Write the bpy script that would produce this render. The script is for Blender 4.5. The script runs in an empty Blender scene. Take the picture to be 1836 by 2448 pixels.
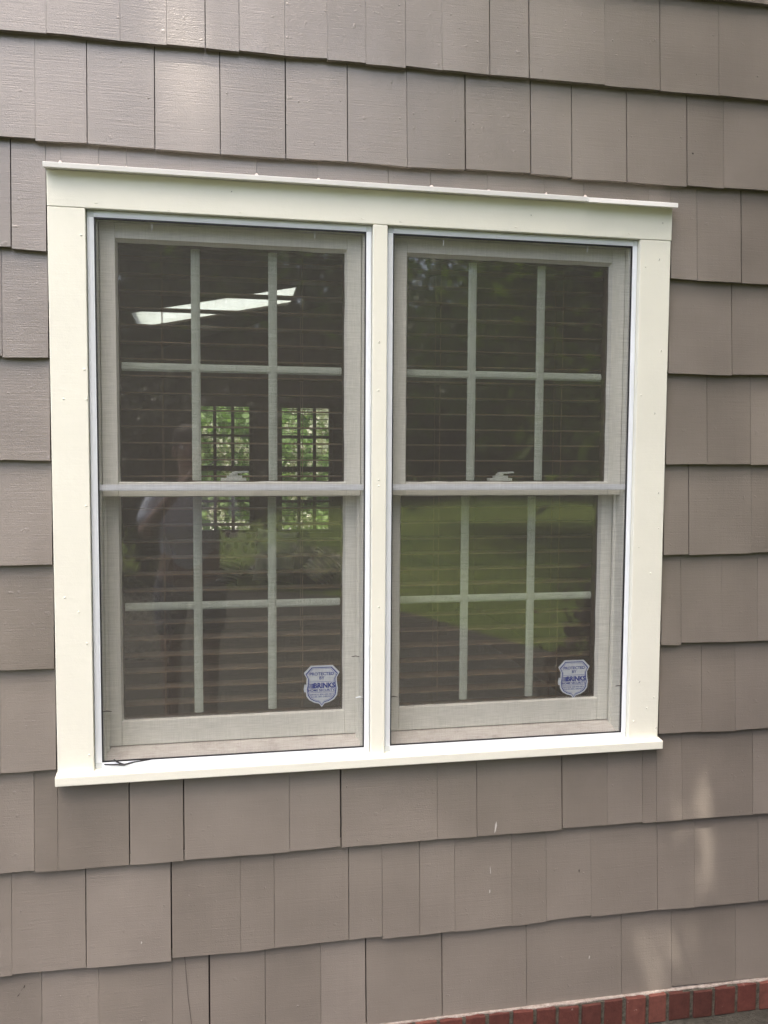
import bpy, bmesh, math, random
import numpy as np
from mathutils import Vector, Matrix

# ---------------------------------------------------------------- camera
SC = bpy.context.scene
COL = SC.collection
cam_d = bpy.data.cameras.new("camera"); cam = bpy.data.objects.new("camera", cam_d); COL.objects.link(cam)
cam_d.sensor_fit = 'HORIZONTAL'; cam_d.sensor_width = 36.0; cam_d.lens = 36.0 * 2117 / 1836
cam_d.clip_start = 0.05; cam_d.clip_end = 400
CAM = Vector((0.340605577, -2.03075259, 0.0))
pitch, roll, yaw = -0.06603299, -0.00598144744, -0.19273258
Rm = Matrix.Rotation(yaw, 3, 'Z') @ Matrix.Rotation(pitch, 3, 'X') @ Matrix.Rotation(roll, 3, 'Y')
cm = Rm @ Matrix(((1, 0, 0), (0, 0, -1), (0, 1, 0)))
cam.matrix_world = Matrix.Translation(CAM) @ cm.to_4x4()
SC.camera = cam

# ---------------------------------------------------------------- light
S = Vector((-0.16, -0.37, 0.915)).normalized()          # towards the sun
elev = math.asin(S.z); az = math.atan2(S.x, S.y)
W = bpy.data.worlds.new("World"); SC.world = W; W.use_nodes = True
nt = W.node_tree; bg = nt.nodes['Background']
sky = nt.nodes.new('ShaderNodeTexSky'); sky.sky_type = 'NISHITA'; sky.sun_disc = False
sky.sun_elevation = elev; sky.sun_rotation = az; sky.air_density = 0.8; sky.dust_density = 5.0; sky.ozone_density = 0.0
nt.links.new(sky.outputs[0], bg.inputs[0]); bg.inputs[1].default_value = 0.15
sd = bpy.data.lights.new("sun", 'SUN'); sd.energy = 2.0; sd.angle = math.radians(0.53); sd.color = (1.0, 0.93, 0.82)
so = bpy.data.objects.new("sun", sd); COL.objects.link(so)
so.rotation_euler = S.to_track_quat('Z', 'Y').to_euler(); so.location = (-3, -6, 14)
SC.view_settings.view_transform = 'Standard'; SC.view_settings.look = 'None'
SC.view_settings.gamma = 1.0; SC.view_settings.exposure = 1.87
SC.render.engine = 'CYCLES'
cy = SC.cycles
cy.max_bounces = 8; cy.diffuse_bounces = 4; cy.glossy_bounces = 4; cy.transmission_bounces = 6; cy.transparent_max_bounces = 24
cy.caustics_reflective = False; cy.caustics_refractive = False; cy.sample_clamp_indirect = 6.0
cy.use_denoising = True

GZ = -1.468      # ground level (camera height is 0)
rnd = random.Random(7)

# ---------------------------------------------------------------- helpers
def tag(o, label=None, cat=None, group=None, kind=None):
    if label: o['label'] = label
    if cat: o['category'] = cat
    if group: o['group'] = group
    if kind: o['kind'] = kind
    return o
def empty(name, loc=(0, 0, 0), label=None, cat=None, group=None, kind=None):
    o = bpy.data.objects.new(name, None); COL.objects.link(o); o.location = loc; o.empty_display_size = 0.1
    return tag(o, label, cat, group, kind)
class MB:
    def __init__(s): s.v = []; s.f = []; s.t = []
    def add(s, vs, fs, tone=0.5):
        n = len(s.v); s.v += [tuple(v) for v in vs]; s.f += [tuple(i + n for i in f) for f in fs]; s.t += [tone] * len(fs)
        return s
    def box(s, x0, x1, y0, y1, z0, z1, tone=0.5):
        return s.add([(x0,y0,z0),(x1,y0,z0),(x1,y1,z0),(x0,y1,z0),(x0,y0,z1),(x1,y0,z1),(x1,y1,z1),(x0,y1,z1)],
                     [(0,3,2,1),(4,5,6,7),(0,1,5,4),(1,2,6,5),(2,3,7,6),(3,0,4,7)], tone)
    def prism(s, poly, y0, y1, tone=0.5):       # polygon in x,z (counter-clockwise seen from -y), front at y0
        n = len(poly)
        vs = [(x, y0, z) for x, z in poly] + [(x, y1, z) for x, z in poly]
        return s.add(vs, [tuple(range(n)), tuple(range(2*n-1, n-1, -1))] + [((i+1) % n, i, n+i, n+(i+1) % n) for i in range(n)], tone)
    def extr_x(s, prof, x0, x1, tone=0.5):      # profile in y,z
        n = len(prof)
        vs = [(x0, y, z) for y, z in prof] + [(x1, y, z) for y, z in prof]
        return s.add(vs, [tuple(range(n-1, -1, -1)), tuple(range(n, 2*n))] + [(i, (i+1) % n, n+(i+1) % n, n+i) for i in range(n)], tone)
    def tube(s, pts, rad, seg=8, tone=0.5):
        pts = [Vector(p) for p in pts]; n = len(pts); rings = []
        if not hasattr(rad, '__len__'): rad = [rad] * n
        up = Vector((0.31, 0.17, 0.93)).normalized()
        for i, p in enumerate(pts):
            d = (pts[min(i+1, n-1)] - pts[max(i-1, 0)]).normalized()
            a = d.cross(up)
            if a.length < 1e-3: a = d.cross(Vector((1, 0, 0)))
            a.normalize(); b = d.cross(a)
            rings.append([p + (a * math.cos(2*math.pi*k/seg) + b * math.sin(2*math.pi*k/seg)) * rad[i] for k in range(seg)])
        vs = [v for r in rings for v in r]
        fs = [(i*seg+k, i*seg+(k+1) % seg, (i+1)*seg+(k+1) % seg, (i+1)*seg+k) for i in range(n-1) for k in range(seg)]
        fs += [tuple(range(seg-1, -1, -1)), tuple(range((n-1)*seg, n*seg))]
        return s.add(vs, fs, tone)
    def ball(s, c, r, seg=12, rings=8, tone=0.5):
        rx, ry, rz = (r, r, r) if not hasattr(r, '__len__') else r
        vs = [(c[0], c[1], c[2]+rz)]
        for i in range(1, rings):
            a = math.pi*i/rings
            vs += [(c[0]+rx*math.sin(a)*math.cos(2*math.pi*k/seg), c[1]+ry*math.sin(a)*math.sin(2*math.pi*k/seg), c[2]+rz*math.cos(a)) for k in range(seg)]
        vs.append((c[0], c[1], c[2]-rz)); L = len(vs)-1
        fs = [(0, 1+k, 1+(k+1) % seg) for k in range(seg)]
        fs += [(1+i*seg+k, 1+(i+1)*seg+k, 1+(i+1)*seg+(k+1) % seg, 1+i*seg+(k+1) % seg) for i in range(rings-2) for k in range(seg)]
        fs += [(L, 1+(rings-2)*seg+(k+1) % seg, 1+(rings-2)*seg+k) for k in range(seg)]
        return s.add(vs, fs, tone)
    def build(s, name, mat, parent=None, bevel=0, smooth=False, seg=2, loc=None):
        me = bpy.data.meshes.new(name); me.from_pydata(s.v, [], s.f)
        at = me.attributes.new('tone', 'FLOAT', 'FACE'); at.data.foreach_set('value', s.t)
        if smooth: me.polygons.foreach_set('use_smooth', [True]*len(me.polygons))
        me.materials.append(mat); me.update()
        o = bpy.data.objects.new(name, me); COL.objects.link(o)
        if parent: o.parent = parent
        if loc: o.location = loc
        if bevel:
            b = o.modifiers.new('bevel', 'BEVEL'); b.width = bevel; b.segments = seg; b.limit_method = 'ANGLE'; b.angle_limit = math.radians(40)
            b.harden_normals = False
        return o
def rel(parent, o):      # keep world placement of a child built in world coordinates
    o.parent = parent; o.matrix_parent_inverse = Matrix.Translation(-Vector(parent.location)); return o

class Mat:
    def __init__(s, name, base=(0.5,)*3, rough=0.5, spec=0.5, metal=0.0):
        s.m = bpy.data.materials.new(name); s.m.use_nodes = True; s.n = s.m.node_tree.nodes; s.l = s.m.node_tree.links
        s.b = s.n['Principled BSDF']; s.b.inputs['Base Color'].default_value = (*base, 1); s.b.inputs['Roughness'].default_value = rough
        s.b.inputs['Specular IOR Level'].default_value = spec; s.b.inputs['Metallic'].default_value = metal; s.tc = None; s.last = None
    def co(s, scale=(1, 1, 1)):
        if not s.tc: s.tc = s.n.new('ShaderNodeTexCoord')
        m = s.n.new('ShaderNodeMapping'); m.inputs['Scale'].default_value = scale
        s.l.new(s.tc.outputs['Object'], m.inputs[0]); return m.outputs[0]
    def noise(s, scale=(1, 1, 1), sc=1.0, det=3, rough=0.5):
        t = s.n.new('ShaderNodeTexNoise'); t.inputs['Scale'].default_value = sc; t.inputs['Detail'].default_value = det; t.inputs['Roughness'].default_value = rough
        s.l.new(s.co(scale), t.inputs['Vector']); return t.outputs['Fac']
    def ramp(s, inp, stops):
        r = s.n.new('ShaderNodeValToRGB'); e = r.color_ramp.elements
        while len(e) < len(stops): e.new(0.5)
        for k, (p, c) in enumerate(stops): e[k].position = p; e[k].color = (*c, 1) if hasattr(c, '__len__') else (c, c, c, 1)
        s.l.new(inp, r.inputs[0]); return r.outputs[0]
    def math(s, op, a, b=None):
        m = s.n.new('ShaderNodeMath'); m.operation = op
        for i, x in enumerate((a, b)):
            if x is None: continue
            if isinstance(x, (int, float)): m.inputs[i].default_value = x
            else: s.l.new(x, m.inputs[i])
        return m.outputs[0]
    def mix(s, a, b, fac, mode='MIX'):
        m = s.n.new('ShaderNodeMix'); m.data_type = 'RGBA'; m.blend_type = mode
        for key, x in (('A', a), ('B', b)):
            sock = [q for q in m.inputs if q.name == key and q.type == 'RGBA'][0]
            if isinstance(x, (tuple, list)): sock.default_value = (*x, 1)
            else: s.l.new(x, sock)
        if isinstance(fac, (int, float)): m.inputs[0].default_value = fac
        else: s.l.new(fac, m.inputs[0])
        return [q for q in m.outputs if q.type == 'RGBA'][0]
    def attr(s, name):
        a = s.n.new('ShaderNodeAttribute'); a.attribute_name = name; return a.outputs['Fac']
    def color(s, sock): s.l.new(sock, s.b.inputs['Base Color']); return s
    def bump(s, h, dist=0.001, strength=1.0):
        b = s.n.new('ShaderNodeBump'); b.inputs['Distance'].default_value = dist; b.inputs['Strength'].default_value = strength
        s.l.new(h, b.inputs['Height'])
        if s.last: s.l.new(s.last, b.inputs['Normal'])
        s.last = b.outputs[0]; s.l.new(s.last, s.b.inputs['Normal']); return s

# ---------------------------------------------------------------- materials
def m_shingle():
    m = Mat('taupe_paint', rough=0.42, spec=1.0)
    t = m.attr('tone')
    base = m.ramp(t, [(0.0, (0.184, 0.160, 0.137)), (0.5, (0.213, 0.186, 0.161)), (1.0, (0.243, 0.213, 0.187))])
    blot = m.ramp(m.noise((3, 3, 3), 1.6, 4, 0.6), [(0.3, 0.88), (0.7, 1.07)])
    col = m.mix(base, blot, 1.0, 'MULTIPLY')
    stre = m.ramp(m.noise((5, 5, 160), 1.0, 3, 0.6), [(0.2, 0.975), (0.8, 1.02)])
    col = m.mix(col, stre, 1.0, 'MULTIPLY')
    m.color(col)
    m.l.new(m.ramp(m.noise((1, 1, 1), 5.0, 3, 0.6), [(0.2, 0.27), (0.8, 0.38)]), m.b.inputs['Roughness'])
    m.bump(m.noise((10, 10, 330), 1.0, 3, 0.65), 0.0009, 0.6)
    m.bump(m.noise((1, 1, 1), 420, 2, 0.5), 0.0005, 0.8)
    m.bump(m.ramp(m.noise((1, 1, 1), 60, 2, 0.5), [(0.70, 0.0), (0.76, 1.0)]), 0.0006, 0.6)
    m.bump(m.noise((60, 10, 7), 1.0, 3, 0.6), 0.0009, 0.45)
    return m.m
def m_trim(name, base, rough=0.38, amp=1.0, dirt=0.0):
    m = Mat(name, base, rough)
    k = m.ramp(m.noise((2, 2, 2), 2.5, 4, 0.6), [(0.3, 0.96), (0.7, 1.02)])
    c = m.mix(base, k, 1.0, 'MULTIPLY')
    if dirt:
        d = m.ramp(m.noise((14, 14, 30), 1.0, 5, 0.7), [(0.5, 0.0), (0.72, 1.0)])
        c = m.mix(c, (0.16, 0.12, 0.10), m.math('MULTIPLY', d, dirt))
    m.color(c)
    m.bump(m.noise((14, 14, 14), 3.0, 3, 0.5), 0.0012*amp, 0.5)
    m.bump(m.noise((1, 1, 1), 350, 2), 0.00025*amp, 0.7)
    m.bump(m.noise((9, 90, 220), 1.0, 2), 0.0004*amp, 0.5)
    return m.m
M = {}
M['shingle'] = m_shingle()
M['trim'] = m_trim('cream_white_paint', (0.805, 0.80, 0.70), 0.36)
M['cap'] = m_trim('white_coated_metal', (0.86, 0.85, 0.83), 0.3, 0.2)
M['sash'] = m_trim('sash_paint', (0.76, 0.765, 0.70), 0.45, 0.6, 0.05)
M['stool'] = m_trim('dusty_sill_paint', (0.60, 0.575, 0.53), 0.6, 0.6, 0.35)
M['grille'] = m_trim('grille_paint', (0.88, 0.89, 0.82), 0.45, 0.3)
M['alu'] = m_trim('screen_frame_enamel', (0.78, 0.82, 0.865), 0.28, 0.1)
M['alugap'] = Mat('mitre_plastic', (0.62, 0.66, 0.68), 0.5).m
M['spline'] = Mat('black_vinyl', (0.012, 0.012, 0.016), 0.5).m
M['caulk'] = Mat('caulk', (0.62, 0.54, 0.50), 0.5).m
M['scratch'] = Mat('chipped_paint', (0.55, 0.53, 0.50), 0.6).m
M['dark'] = Mat('building_paper', (0.03, 0.026, 0.024), 0.9).m
M['seam'] = Mat('open_joint', (0.05, 0.042, 0.035), 0.9).m
def wood(name, a, b, rough=0.5, sc=(3, 60, 60)):
    m = Mat(name, a, rough); m.color(m.ramp(m.noise(sc, 1.0, 4, 0.6), [(0.3, a), (0.7, b)])); m.bump(m.noise(sc, 2.0, 3), 0.0004, 0.6); return m.m
M['blind'] = wood('stained_blind_wood', (0.22, 0.135, 0.085), (0.32, 0.21, 0.14), 0.4)
M['cord'] = Mat('blind_cord', (0.30, 0.20, 0.13), 0.9).m
M['brownwood'] = wood('dark_stained_wood', (0.055, 0.030, 0.018), (0.10, 0.055, 0.032), 0.5, (40, 40, 4))
M['panel'] = wood('room_panelling', (0.085, 0.052, 0.036), (0.125, 0.078, 0.052), 0.6, (12, 12, 2))
M['ceiling'] = wood('ceiling_boards', (0.075, 0.055, 0.042), (0.11, 0.08, 0.06), 0.6, (3, 30, 3))
M['floor'] = wood('floor_boards', (0.10, 0.055, 0.03), (0.15, 0.09, 0.05), 0.35, (2, 30, 30))

def m_glass():
    m = bpy.data.materials.new('window_glass'); m.use_nodes = True; n = m.node_tree.nodes; l = m.node_tree.links
    n.remove(n['Principled BSDF']); out = n['Material Output']
    lw = n.new('ShaderNodeLayerWeight'); lw.inputs[0].default_value = 0.5
    p = n.new('ShaderNodeMath'); p.operation = 'POWER'; p.inputs[1].default_value = 5.0; l.new(lw.outputs['Facing'], p.inputs[0])
    q = n.new('ShaderNodeMath'); q.operation = 'MULTIPLY_ADD'; q.inputs[1].default_value = 0.92; q.inputs[2].default_value = 0.125; l.new(p.outputs[0], q.inputs[0])
    tr = n.new('ShaderNodeBsdfTransparent'); tr.inputs[0].default_value = (0.93, 0.955, 0.94, 1)
    gl = n.new('ShaderNodeBsdfGlossy'); gl.inputs['Roughness'].default_value = 0.028; gl.inputs[0].default_value = (1, 1, 1, 1)
    tcn = n.new('ShaderNodeTexCoord'); no = n.new('ShaderNodeTexNoise'); no.inputs['Scale'].default_value = 4.0; no.inputs['Detail'].default_value = 1.0
    l.new(tcn.outputs['Object'], no.inputs['Vector'])
    bu = n.new('ShaderNodeBump'); bu.inputs['Distance'].default_value = 0.0012; bu.inputs['Strength'].default_value = 0.5
    l.new(no.outputs['Fac'], bu.inputs['Height']); l.new(bu.outputs[0], gl.inputs['Normal'])
    mx = n.new('ShaderNodeMixShader'); l.new(q.outputs[0], mx.inputs[0]); l.new(tr.outputs[0], mx.inputs[1]); l.new(gl.outputs[0], mx.inputs[2])
    l.new(mx.outputs[0], out.inputs[0]); return m
M['glass'] = m_glass()
def m_mesh():
    m = bpy.data.materials.new('insect_mesh'); m.use_nodes = True; n = m.node_tree.nodes; l = m.node_tree.links
    n.remove(n['Principled BSDF']); out = n['Material Output']
    tc = n.new('ShaderNodeTexCoord')
    def nz(scale, sc, det=2):
        mp = n.new('ShaderNodeMapping'); mp.inputs['Scale'].default_value = scale; l.new(tc.outputs['Object'], mp.inputs[0])
        t = n.new('ShaderNodeTexNoise'); t.inputs['Scale'].default_value = sc; t.inputs['Detail'].default_value = det; l.new(mp.outputs[0], t.inputs['Vector']); return t.outputs['Fac']
    def mt(op, a, b, c=None):
        q = n.new('ShaderNodeMath'); q.operation = op
        for i, x in enumerate((a, b, c)):
            if x is None: continue
            if isinstance(x, (int, float)): q.inputs[i].default_value = x
            else: l.new(x, q.inputs[i])
        return q.outputs[0]
    h = nz((22, 1, 600), 1.0); v = nz((600, 1, 22), 1.0); w = nz((3, 3, 3), 1.0)
    f = mt('MULTIPLY_ADD', h, 0.34, 0.05); f = mt('MULTIPLY_ADD', v, 0.22, f); f = mt('MULTIPLY_ADD', w, 0.04, f)
    tr = n.new('ShaderNodeBsdfTransparent'); df = n.new('ShaderNodeBsdfPrincipled')
    df.inputs['Base Color'].default_value = (0.112, 0.106, 0.094, 1); df.inputs['Roughness'].default_value = 0.6; df.inputs['Specular IOR Level'].default_value = 0.3
    mx = n.new('ShaderNodeMixShader'); l.new(f, mx.inputs[0]); l.new(tr.outputs[0], mx.inputs[1]); l.new(df.outputs[0], mx.inputs[2])
    l.new(mx.outputs[0], out.inputs[0]); return m
M['mesh'] = m_mesh()
def m_leaf(name, a, b, trans=0.35, rough=0.5):
    m = Mat(name, a, rough, 0.35)
    c = m.ramp(m.attr('tone'), [(0.0, a), (1.0, b)]); m.color(c)
    t = m.n.new('ShaderNodeBsdfTranslucent'); m.l.new(m.mix(c, (1.0, 1.25, 0.5), 1.0, 'MULTIPLY'), t.inputs[0])
    mx = m.n.new('ShaderNodeMixShader'); mx.inputs[0].default_value = trans
    m.l.new(m.b.outputs[0], mx.inputs[1]); m.l.new(t.outputs[0], mx.inputs[2]); m.l.new(mx.outputs[0], m.n['Material Output'].inputs[0]); return m.m
M['leaf'] = m_leaf('broad_leaves', (0.045, 0.085, 0.018), (0.11, 0.17, 0.04))
M['leafdark'] = m_leaf('dark_leaves', (0.03, 0.045, 0.016), (0.15, 0.21, 0.06), 0.5)
M['leafmid'] = m_leaf('mid_green_leaves', (0.03, 0.055, 0.015), (0.27, 0.34, 0.09), 0.5)
M['yew'] = m_leaf('evergreen_leaves', (0.022, 0.028, 0.012), (0.05, 0.065, 0.025), 0.12)
M['hyd'] = m_leaf('bright_shrub_leaves', (0.16, 0.25, 0.08), (0.38, 0.48, 0.22), 0.4)
M['petal'] = m_leaf('cream_petals', (0.62, 0.58, 0.50), (0.80, 0.74, 0.68), 0.3)
def m_bark():
    m = Mat('bark', (0.1, 0.075, 0.055), 0.9); h = m.noise((8, 8, 1.5), 3, 5, 0.7)
    m.color(m.ramp(h, [(0.3, (0.06, 0.045, 0.033)), (0.7, (0.15, 0.12, 0.09))])); m.bump(h, 0.02, 0.8); return m.m
M['bark'] = m_bark()
def m_lawn():
    m = Mat('lawn_grass', rough=0.9, spec=0.1)
    a = m.noise((1, 1, 1), 0.5, 6, 0.65); b = m.noise((1, 1, 1), 40, 4, 0.7)
    g = m.ramp(a, [(0.3, (0.08, 0.13, 0.026)), (0.5, (0.14, 0.195, 0.038)), (0.68, (0.19, 0.23, 0.052))])
    m.color(m.mix(g, m.ramp(b, [(0.3, 0.6), (0.7, 1.25)]), 1.0, 'MULTIPLY'))
    m.bump(b, 0.03, 0.8); return m.m
M['lawn'] = m_lawn()
def m_shade_soil():  # dark ground colour that also paints the shade on the near lawn
    m = Mat('soil_with_shade', rough=0.95, spec=0.2); h = m.noise((1, 1, 1), 35, 6, 0.7)
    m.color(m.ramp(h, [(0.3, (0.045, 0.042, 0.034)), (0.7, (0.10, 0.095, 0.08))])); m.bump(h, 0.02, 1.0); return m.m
M['shade_soil'] = m_shade_soil()
def m_brick():
    m = Mat('red_brick', rough=0.8, spec=0.3); t = m.attr('tone')
    c = m.ramp(t, [(0.0, (0.075, 0.027, 0.021)), (0.5, (0.125, 0.040, 0.031)), (1.0, (0.165, 0.062, 0.047))])
    n1 = m.noise((1, 1, 1), 45, 5, 0.7); c = m.mix(c, m.ramp(n1, [(0.3, 0.7), (0.7, 1.15)]), 1.0, 'MULTIPLY')
    sp = m.ramp(m.noise((1, 1, 1), 26, 4, 0.75), [(0.66, 0.0), (0.72, 1.0)])
    c = m.mix(c, (0.50, 0.38, 0.34), m.math('MULTIPLY', sp, 0.6)); m.color(c)
    m.bump(n1, 0.003, 0.9); return m.m
M['brick'] = m_brick()
def m_mortar(name, a, b):
    m = Mat(name, rough=0.9, spec=0.2); h = m.noise((1, 1, 1), 70, 5, 0.7)
    m.color(m.ramp(h, [(0.35, a), (0.65, b)])); m.bump(h, 0.004, 1.0); return m.m
M['mortar'] = m_mortar('grey_mortar', (0.045, 0.042, 0.034), (0.13, 0.12, 0.095))
M['wash'] = m_mortar('painted_mortar_wash', (0.24, 0.20, 0.175), (0.44, 0.39, 0.35))
M['gravel'] = m_mortar('pale_path', (0.45, 0.40, 0.36), (0.62, 0.56, 0.52))

# ================================================================ SHINGLE WALL
X0W, X1W = -3.2, 4.4
wall = empty('shingle_wall', (0.7, 0.03, GZ), 'taupe painted cedar shingle wall around the white framed double window', 'wall')
B = [-1.385, -1.171, -0.937, -0.7075, -0.4785, -0.2505, -0.022, 0.204, 0.432, 0.6595, 0.880, 1.107]
JT = {11: [], 0: [-0.045, 0.079, 0.243, 0.328, 0.458, 0.591, 0.701, 0.892, 1.111, 1.368, 1.509, 1.693],
      1: [-0.105, 0.054, 0.243, 0.401, 0.480, 0.658, 0.740, 0.833, 0.922, 1.069, 1.160, 1.280, 1.462, 1.567, 1.751],
      2: [-0.053, 0.152, 0.273, 0.516, 0.638, 0.875, 0.975, 1.197, 1.320, 1.414, 1.525, 1.726],
      3: [1.572, 1.668], 4: [1.622], 5: [1.522], 6: [1.565, 1.686], 7: [-0.097, 1.626],
      8: [-0.074, 0.028, 0.106, 0.164, 0.301, 0.444, 0.583, 0.745, 0.846, 0.984, 1.126, 1.225, 1.395, 1.523, 1.644],
      9: [-0.021, 0.084, 0.225, 0.365, 0.509, 0.649, 0.787, 0.926, 1.086, 1.189, 1.330, 1.489, 1.588],
      10: [0.005, 0.155, 0.252, 0.334, 0.407, 0.507, 0.602, 0.690, 0.782, 0.868, 0.982, 1.078, 1.268, 1.411, 1.567]}
GAP = {(2, 0.152): 2.6, (2, 0.273): 2.6, (2, 0.516): 0.8, (2, 0.638): 3.6, (2, 0.975): 1.2, (2, 1.197): 2.6, (1, 0.243): 3.2, (1, 0.658): 1.6, (0, 0.328): 3.8,
       (0, 0.701): 3.0, (0, 0.892): 2.2, (1, 0.054): 2.0, (9, 0.509): 2.6, (9, 0.926): 3.0, (9, 1.086): 2.6, (9, 1.189): 2.0, (9, 1.489): 2.4, (9, 0.084): 2.0, (9, 0.225): 2.2,
       (10, 0.982): 2.0, (10, 1.078): 2.6, (10, 0.334): 2.0, (10, 1.411): 2.0, (8, 1.644): 2.8, (8, -0.074): 2.4, (5, 1.522): 2.2, (7, 1.626): 2.0, (9, 0.365): 2.0, (9, 0.649): 2.2, (9, 1.330): 2.2}
YB = 0.0030
sh = MB()
def shingle(x0, x1, zb, zt, zc, E, tone, cut_bottom=False, r=rnd):
    nx = max(2, int((x1-x0)/0.035)); nz = 5
    skew = 0 if cut_bottom else r.uniform(-0.0015, 0.0015)
    c = [r.uniform(-0.0011, 0.0011) for _ in range(4)]; cup = r.uniform(-0.0008, 0.0012)
    wob = [r.uniform(-0.0005, 0.0005) for _ in range(nx+1)]
    vs = []
    for j in range(nz+1):
        for i in range(nx+1):
            u = i/nx; w = j/nz; x = x0+(x1-x0)*u; z = zb+(zt-zb)*w
            if j == 0: z += skew*(2*u-1)+wob[i]
            t = (z-zc)/E
            y = YB + 0.0150*t + (c[0]*(1-u)+c[1]*u)*(1-t)**2*0.8 - cup*(4*u*(1-u))*(1-t)
            if 0 < i < nx: y += 0
            vs.append((x, y, z))
    n = len(vs)
    th = 0.0143
    idx = lambda i, j: j*(nx+1)+i
    fs = [(idx(i, j), idx(i+1, j), idx(i+1, j+1), idx(i, j+1)) for j in range(nz) for i in range(nx)]
    bb = []
    for i in range(nx+1): bb.append((vs[idx(i, 0)][0], YB+0.0145+0.0150*max(0, (zb-zc)/E), vs[idx(i, 0)][2]+0.0005))
    for j in (nz,):
        for i in range(nx+1): bb.append((vs[idx(i, j)][0], YB+0.0240, zt))
    vs += bb
    fs += [(idx(i+1, 0), idx(i, 0), n+i, n+i+1) for i in range(nx)]
    fs += [(idx(i, nz), idx(i+1, nz), n+nx+1+i+1, n+nx+1+i) for i in range(nx)]
    m_ = len(vs)
    # side faces
    vs += [vs[idx(0, 0)]]
    L = [idx(0, j) for j in range(nz+1)]; fs.append(tuple([n, *L, n+nx+1])); Rr = [idx(nx, j) for j in range(nz, -1, -1)]; fs.append(tuple([n+2*nx+1, *Rr, n+nx]))
    sh.add(vs, fs, tone)
WX0, WX1, WZ0, WZ1 = -0.0035, 1.4535, -0.7415, 0.6155
seams = MB(); hidden = []
zrows = list(B)
while zrows[-1] < 2.35: zrows.append(zrows[-1]+0.228)
for k, zc in enumerate(zrows[:-1]):
    E = zrows[k+1]-zc; js = list(JT.get(k, []))
    if not js: js = [rnd.uniform(-0.1, 0.1)]
    x = js[0]
    pre = []
    while x > X0W:
        x -= rnd.uniform(0.09, 0.22); pre.append(x)
    x = js[-1]; post = []
    while x < X1W:
        x += rnd.uniform(0.09, 0.22); post.append(x)
    xs = sorted([q for q in pre if q > X0W] + js + [q for q in post if q < X1W]); xs = [X0W] + xs + [X1W]
    inner = k not in (3, 4, 5, 6, 7)
    for a, b in zip(xs[:-1], xs[1:]):
        ga = GAP.get((k, a), rnd.choice([0.25, 0.3, 0.6, 0.9, 1.3, 1.6]))*0.0005
        gb = GAP.get((k, b), 0.7)*0.0005
        tone = min(1, max(0, rnd.gauss(0.5, 0.22)))
        jz = rnd.choice([0, 0, 0.001, -0.001, 0.003, -0.0025]) if k < 11 else 0
        zb, zt = zc+jz, zc+E+0.013
        aa, bb = a+ga, b-gb
        # cut by the window opening
        if aa < WX1 and bb > WX0 and zt > WZ0 and zb < WZ1:
            if aa < WX0-0.004: shingle(aa, WX0, zb, zt, zc, E, tone)
            if bb > WX1+0.004: shingle(WX1, bb, zb, zt, zc, E, tone)
            a2, b2 = max(aa, WX0+0.0008), min(bb, WX1-0.0008)
            if zb < WZ0: shingle(a2, b2, zb, WZ0, zc, E, tone)
            if zt > WZ1: shingle(a2, b2, WZ1+rnd.uniform(-0.001, 0.001), zt, zc, E, tone, True)
        else:
            shingle(aa, bb, zb, zt, zc, E, tone)
rel(wall, sh.build('shingle_siding', M['shingle'], None))
bk = MB()
for a in ((X0W, -0.0, -1.385, 2.4), (1.45, X1W, -1.385, 2.4), (-0.0, 1.45, -1.385, -0.745), (-0.0, 1.45, 0.600, 2.4)): bk.box(a[0], a[1], 0.0275, 0.10, a[2], a[3])
rel(wall, bk.build('wall_sheathing', M['dark'], None))
# nail bumps, chips and scratches on the shingles
def shy(x, z):
    for k in range(len(zrows)-1):
        if zrows[k] <= z < zrows[k+1]: return YB+0.0150*(z-zrows[k])/(zrows[k+1]-zrows[k])
    return YB
nb = MB()
for k in (10, 9, 2, 1):
    for j in JT[k]:
        for s_ in (-1, 1):
            if rnd.random() < 0.4:
                x = j+s_*rnd.uniform(0.012, 0.03); z = zrows[k]+rnd.uniform(0.10, 0.15)
                nb.ball((x, shy(x, z)+0.0003, z), (0.0022, 0.0011, 0.0028), 8, 6)
for _ in range(30):
    k = rnd.choice((10, 10, 9, 9, 1, 2, 0)); x = rnd.uniform(-0.1, 1.8); z = zrows[k]+rnd.uniform(0.02, 0.2); r_ = rnd.uniform(0.0008, 0.002)
    nb.ball((x, shy(x, z)+0.0002, z), (r_, r_*0.8, r_*rnd.uniform(0.8, 2.2)), 6, 5)
rel(wall, nb.build('nail_bumps', M['shingle'], None, smooth=True))
sc_ = MB()
for x, z, w, h, sl in ((1.021, -0.917, 0.0022, 0.015, 0.003), (1.014, -1.028, 0.0016, 0.011, -0.002), (1.011, -1.081, 0.002, 0.005, 0), (1.279, -1.280, 0.0016, 0.005, 0.001), (0.176, -1.125, 0.002, 0.003, 0)):
    y = shy(x, z)-0.0024
    w *= 0.75
    sc_.add([(x-w, y, z-h), (x+w*0.6, y, z-h*0.7), (x+w+sl, y, z+h*0.3), (x+sl, y, z+h), (x-w+sl*0.5, y, z+h*0.4)], [(0, 1, 2, 3, 4)])
rel(wall, sc_.build('paint_scratches', M['scratch'], None))
dk = MB()
for pts in (((1.247, -1.046), (1.2485, -1.049), (1.2475, -1.056), (1.245, -1.050)), ((-0.098, -1.228), (-0.094, -1.226), (-0.085, -1.208), (-0.0865, -1.212), (-0.0905, -1.219)),
            ((1.5005, 0.7395), (1.5055, 0.739), (1.505, 0.735), (1.501, 0.736))):
    x, z = pts[0]; y = shy(x, z)-0.0024
    dk.add([(a, y, b) for a, b in pts], [tuple(range(len(pts)))])
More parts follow.
